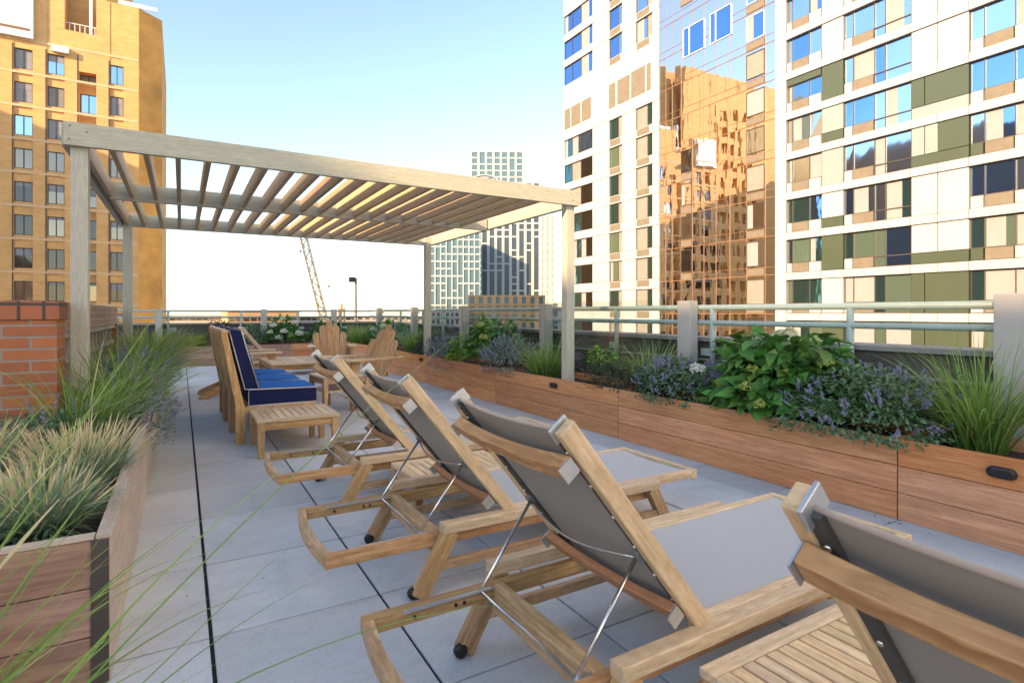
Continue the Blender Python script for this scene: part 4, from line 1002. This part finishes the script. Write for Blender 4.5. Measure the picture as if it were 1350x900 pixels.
q = grid_tower('stripe_tower', 'white striped tower with dark tall panes behind the pergola corner', brg(634), brg(712), 300, hgt(670, 300, 240), 8, 26, 3.6, 26, 'farglass', skip=.62, mw=.36)
m = MB(); zt = hgt(632, 300, 238); xc = -14.
m.strip([(xc+7.5*math.cos(a_), 1, zt+3.6*math.sin(a_)) for a_ in np.linspace(0, math.pi, 13)], [(xc+6.9*math.cos(a_), 1, zt+3.1*math.sin(a_)) for a_ in np.linspace(0, math.pi, 13)], (0, 3, 0)); m.build('roof_arch', 'fartower', q)
grid_tower('glass_tower', 'pale blue glass tower beside the far pergola post', brg(566), brg(633), 270, hgt(600, 270, 305), 9, 30, 3.5, 24, 'farglass2', skip=.35, mw=.22)
grid_tower('cream_tower', 'narrow sunlit cream tower right of the striped tower', brg(713), brg(732), 290, hgt(720, 290, 284), 3, 20, 4.2, 20, 'farcream', 'farcream', mw=.6)
grid_tower('orange_block', 'low orange office block in front of the far towers', brg(617), brg(719), 170, hgt(660, 170, 389), 9, 6, 2.6, 20, 'farglass2', 'farorange', mw=.5)
grid_tower('cream_block', 'low cream block seen over the railing left of the apartment tower', brg(726), brg(800), 200, hgt(735, 200, 398), 6, 5, 2.6, 20, 'farglass2', 'farcream', mw=.5)
grid_tower('white_garage', 'low white car park deck seen through the railing', brg(556), brg(618), 160, hgt(590, 160, 410), 10, 4, 1.9, 20, 'farglass', 'fartower', mw=.3)
for k, (u0, u1, Y, v, mat, lb) in enumerate(((214, 300, 300, 417, 'farcream', 'long low pale roof on the horizon beside the brick tower'), (300, 395, 260, 411, 'farorange', 'low orange building on the horizon behind the sofa'), (395, 470, 280, 419, 'farcream', 'low cream building at the foot of the crane'),
                                             (470, 560, 300, 418, 'farcream', 'low pale building on the horizon left of the far pergola post'))):
    a, b = at_(u0, u1, Y); t = thing('low_building', lb, 'building', ((a+b)/2, Y, ZG), 0, 'low buildings on the horizon')
    m = MB(); m.box((a, Y, ZG), (b, Y+40, fZ(u0, Y, v))); m.build('wall', mat, t)
    m = MB()
    for j in range(10): x = a+(b-a)*(j+.5)/10; m.box((x-1.2, Y-.06, -2.5), (x+1.2, Y-.003, -.9))
    m.build('window_row', 'g_warm', t)
    m = MB(); m.box((a-.1, Y-.3, fZ(u0, Y, v)+.01), (b+.1, Y+40, fZ(u0, Y, v)+.5)); m.build('roof', 'roof', t)
# unseen blocks added for the light: two throw the evening shade over the deck and the lower half of the brick tower
t = thing('shade_block', 'unseen brick block added behind the viewer to the left, shading the deck', 'building', (-40, -10, ZG))
m = MB(); m.box((-48, -25, ZG), (-33, 2.4, 14.70)); m.build('wall', 'brickfar', t)
m = MB(); m.box((-48.1, -25.1, 14.702), (-32.98, 2.5, 14.98)); m.build('coping', 'cap', t)
t = thing('bounce_block', 'unseen pale block added behind the viewer to bounce light onto the deck', 'building', (15, -14, ZG))  # added out of view as a reflector of sunlight for the deck
m = MB(); m.box((9, -36, ZG), (20, -1.4, 36)); m.build('wall', 'bouncewall', t)
m = MB()
for k in range(10):
    for j in range(7): m.box((8.96, -33+j*4.6, -6+k*3.6), (8.995, -31.4+j*4.6, -4.2+k*3.6))
tag(m.build('window', 'g_dark', t), kind='stuff')
t = thing('tower_shade_block', 'unseen brick block added beyond the left edge, shading the brick tower', 'building', (-72, 60, ZG))  # added out of view to cast shade on the lower brick tower
m = MB(); m.box((-90, 36, ZG), (-56, 79, 38)); m.build('wall', 'brickfar', t)
# crane
Yc = 190.; t = thing('crane', 'pale lattice crane boom leaning left on the horizon', 'crane', (fX(428, Yc), Yc, ZG))
p0 = Vector((fX(428, Yc), Yc, fZ(428, Yc, 424))); p1 = Vector((fX(397, Yc), Yc, fZ(397, Yc, 300))); dd = (p1-p0).normalized(); s_ = dd.cross(Vector((0, 1, 0))).normalized(); y_ = Vector((0, 1, 0)); hw = .95
m = MB(); n = 16
for i in range(n):
    for sx in (-1, 1):
        for sy in (-1, 1):
            w0 = hw*(.55 if i == n-1 else 1); a = p0+(p1-p0)*(i/n)+s_*sx*hw+y_*sy*hw; b = p0+(p1-p0)*((i+1)/n)+s_*sx*w0+y_*sy*w0
            m.bar(a, b, .30, .30)
    for sy in (-1, 1):
        sg = 1 if i % 2 else -1
        m.bar(p0+(p1-p0)*(i/n)+s_*sg*hw+y_*sy*hw, p0+(p1-p0)*((i+1)/n)-s_*sg*hw+y_*sy*hw, .2, .2)
        m.bar(p0+(p1-p0)*(i/n)-s_*hw+y_*sy*hw, p0+(p1-p0)*(i/n)+s_*hw+y_*sy*hw, .2, .2)
m.build('boom', 'cranewhite', t)
m = MB(); m.bar(p0+Vector((0, 0, -45)), p0, 2.6, 2.6); m.build('mast', 'cranewhite', t)
for (u, v) in ((396, 331), (433.5, 377)):
    q = Vector((fX(u, Yc), Yc, fZ(u, Yc, v))); m = MB(); m.lathe(q, [(.1, -.5), (.42, -.3), (.45, .1), (.25, .42), (.05, .5)], 12); c = m.build('hook_ball', 'grey', t, 0, True)
    m = MB(); m.tube([q+Vector((0, 0, .4)), p1 if u < 400 else p1+Vector((1.5, 0, -1))], .02, 5); m.build('cable', 'grey', c)
Yl = 24.; t = thing('lamp_post', 'dark slim flood light pole beyond the far railing', 'lamp', (fX(468.5, Yl), Yl, ZG))
x = fX(469, Yl); m = MB(); m.tube([(x, Yl, ZG), (x, Yl, fZ(469, Yl, 366))], .055, 8); m.build('pole', 'grey', t)
m = MB(); m.box((x-.28, Yl-.15, fZ(469, Yl, 372)), (x-.06, Yl+.12, fZ(469, Yl, 365.5))); m.build('flood_light', 'black', t, .02)
Yl = 17.; t = thing('ladder_frame', 'brown ladder top leaning on the far parapet', 'ladder', (fX(450, Yl), Yl, -3))
a, b = fX(445.5, Yl), fX(455.5, Yl); m = MB()
m.bar((a-.04, Yl, -3), (a+.04, Yl, 1.25), .05, .05); m.bar((b+.04, Yl, -3), (b-.04, Yl, 1.25), .05, .05); m.build('stile', 'teak', t)
m = MB(); m.box((a+.0, Yl-.03, 1.2), (b, Yl+.03, 1.27)); m.box(((a+b)/2-.03, Yl-.02, 1.272), ((a+b)/2+.03, Yl+.02, 1.42)); m.build('top_cap', 'teak', t)
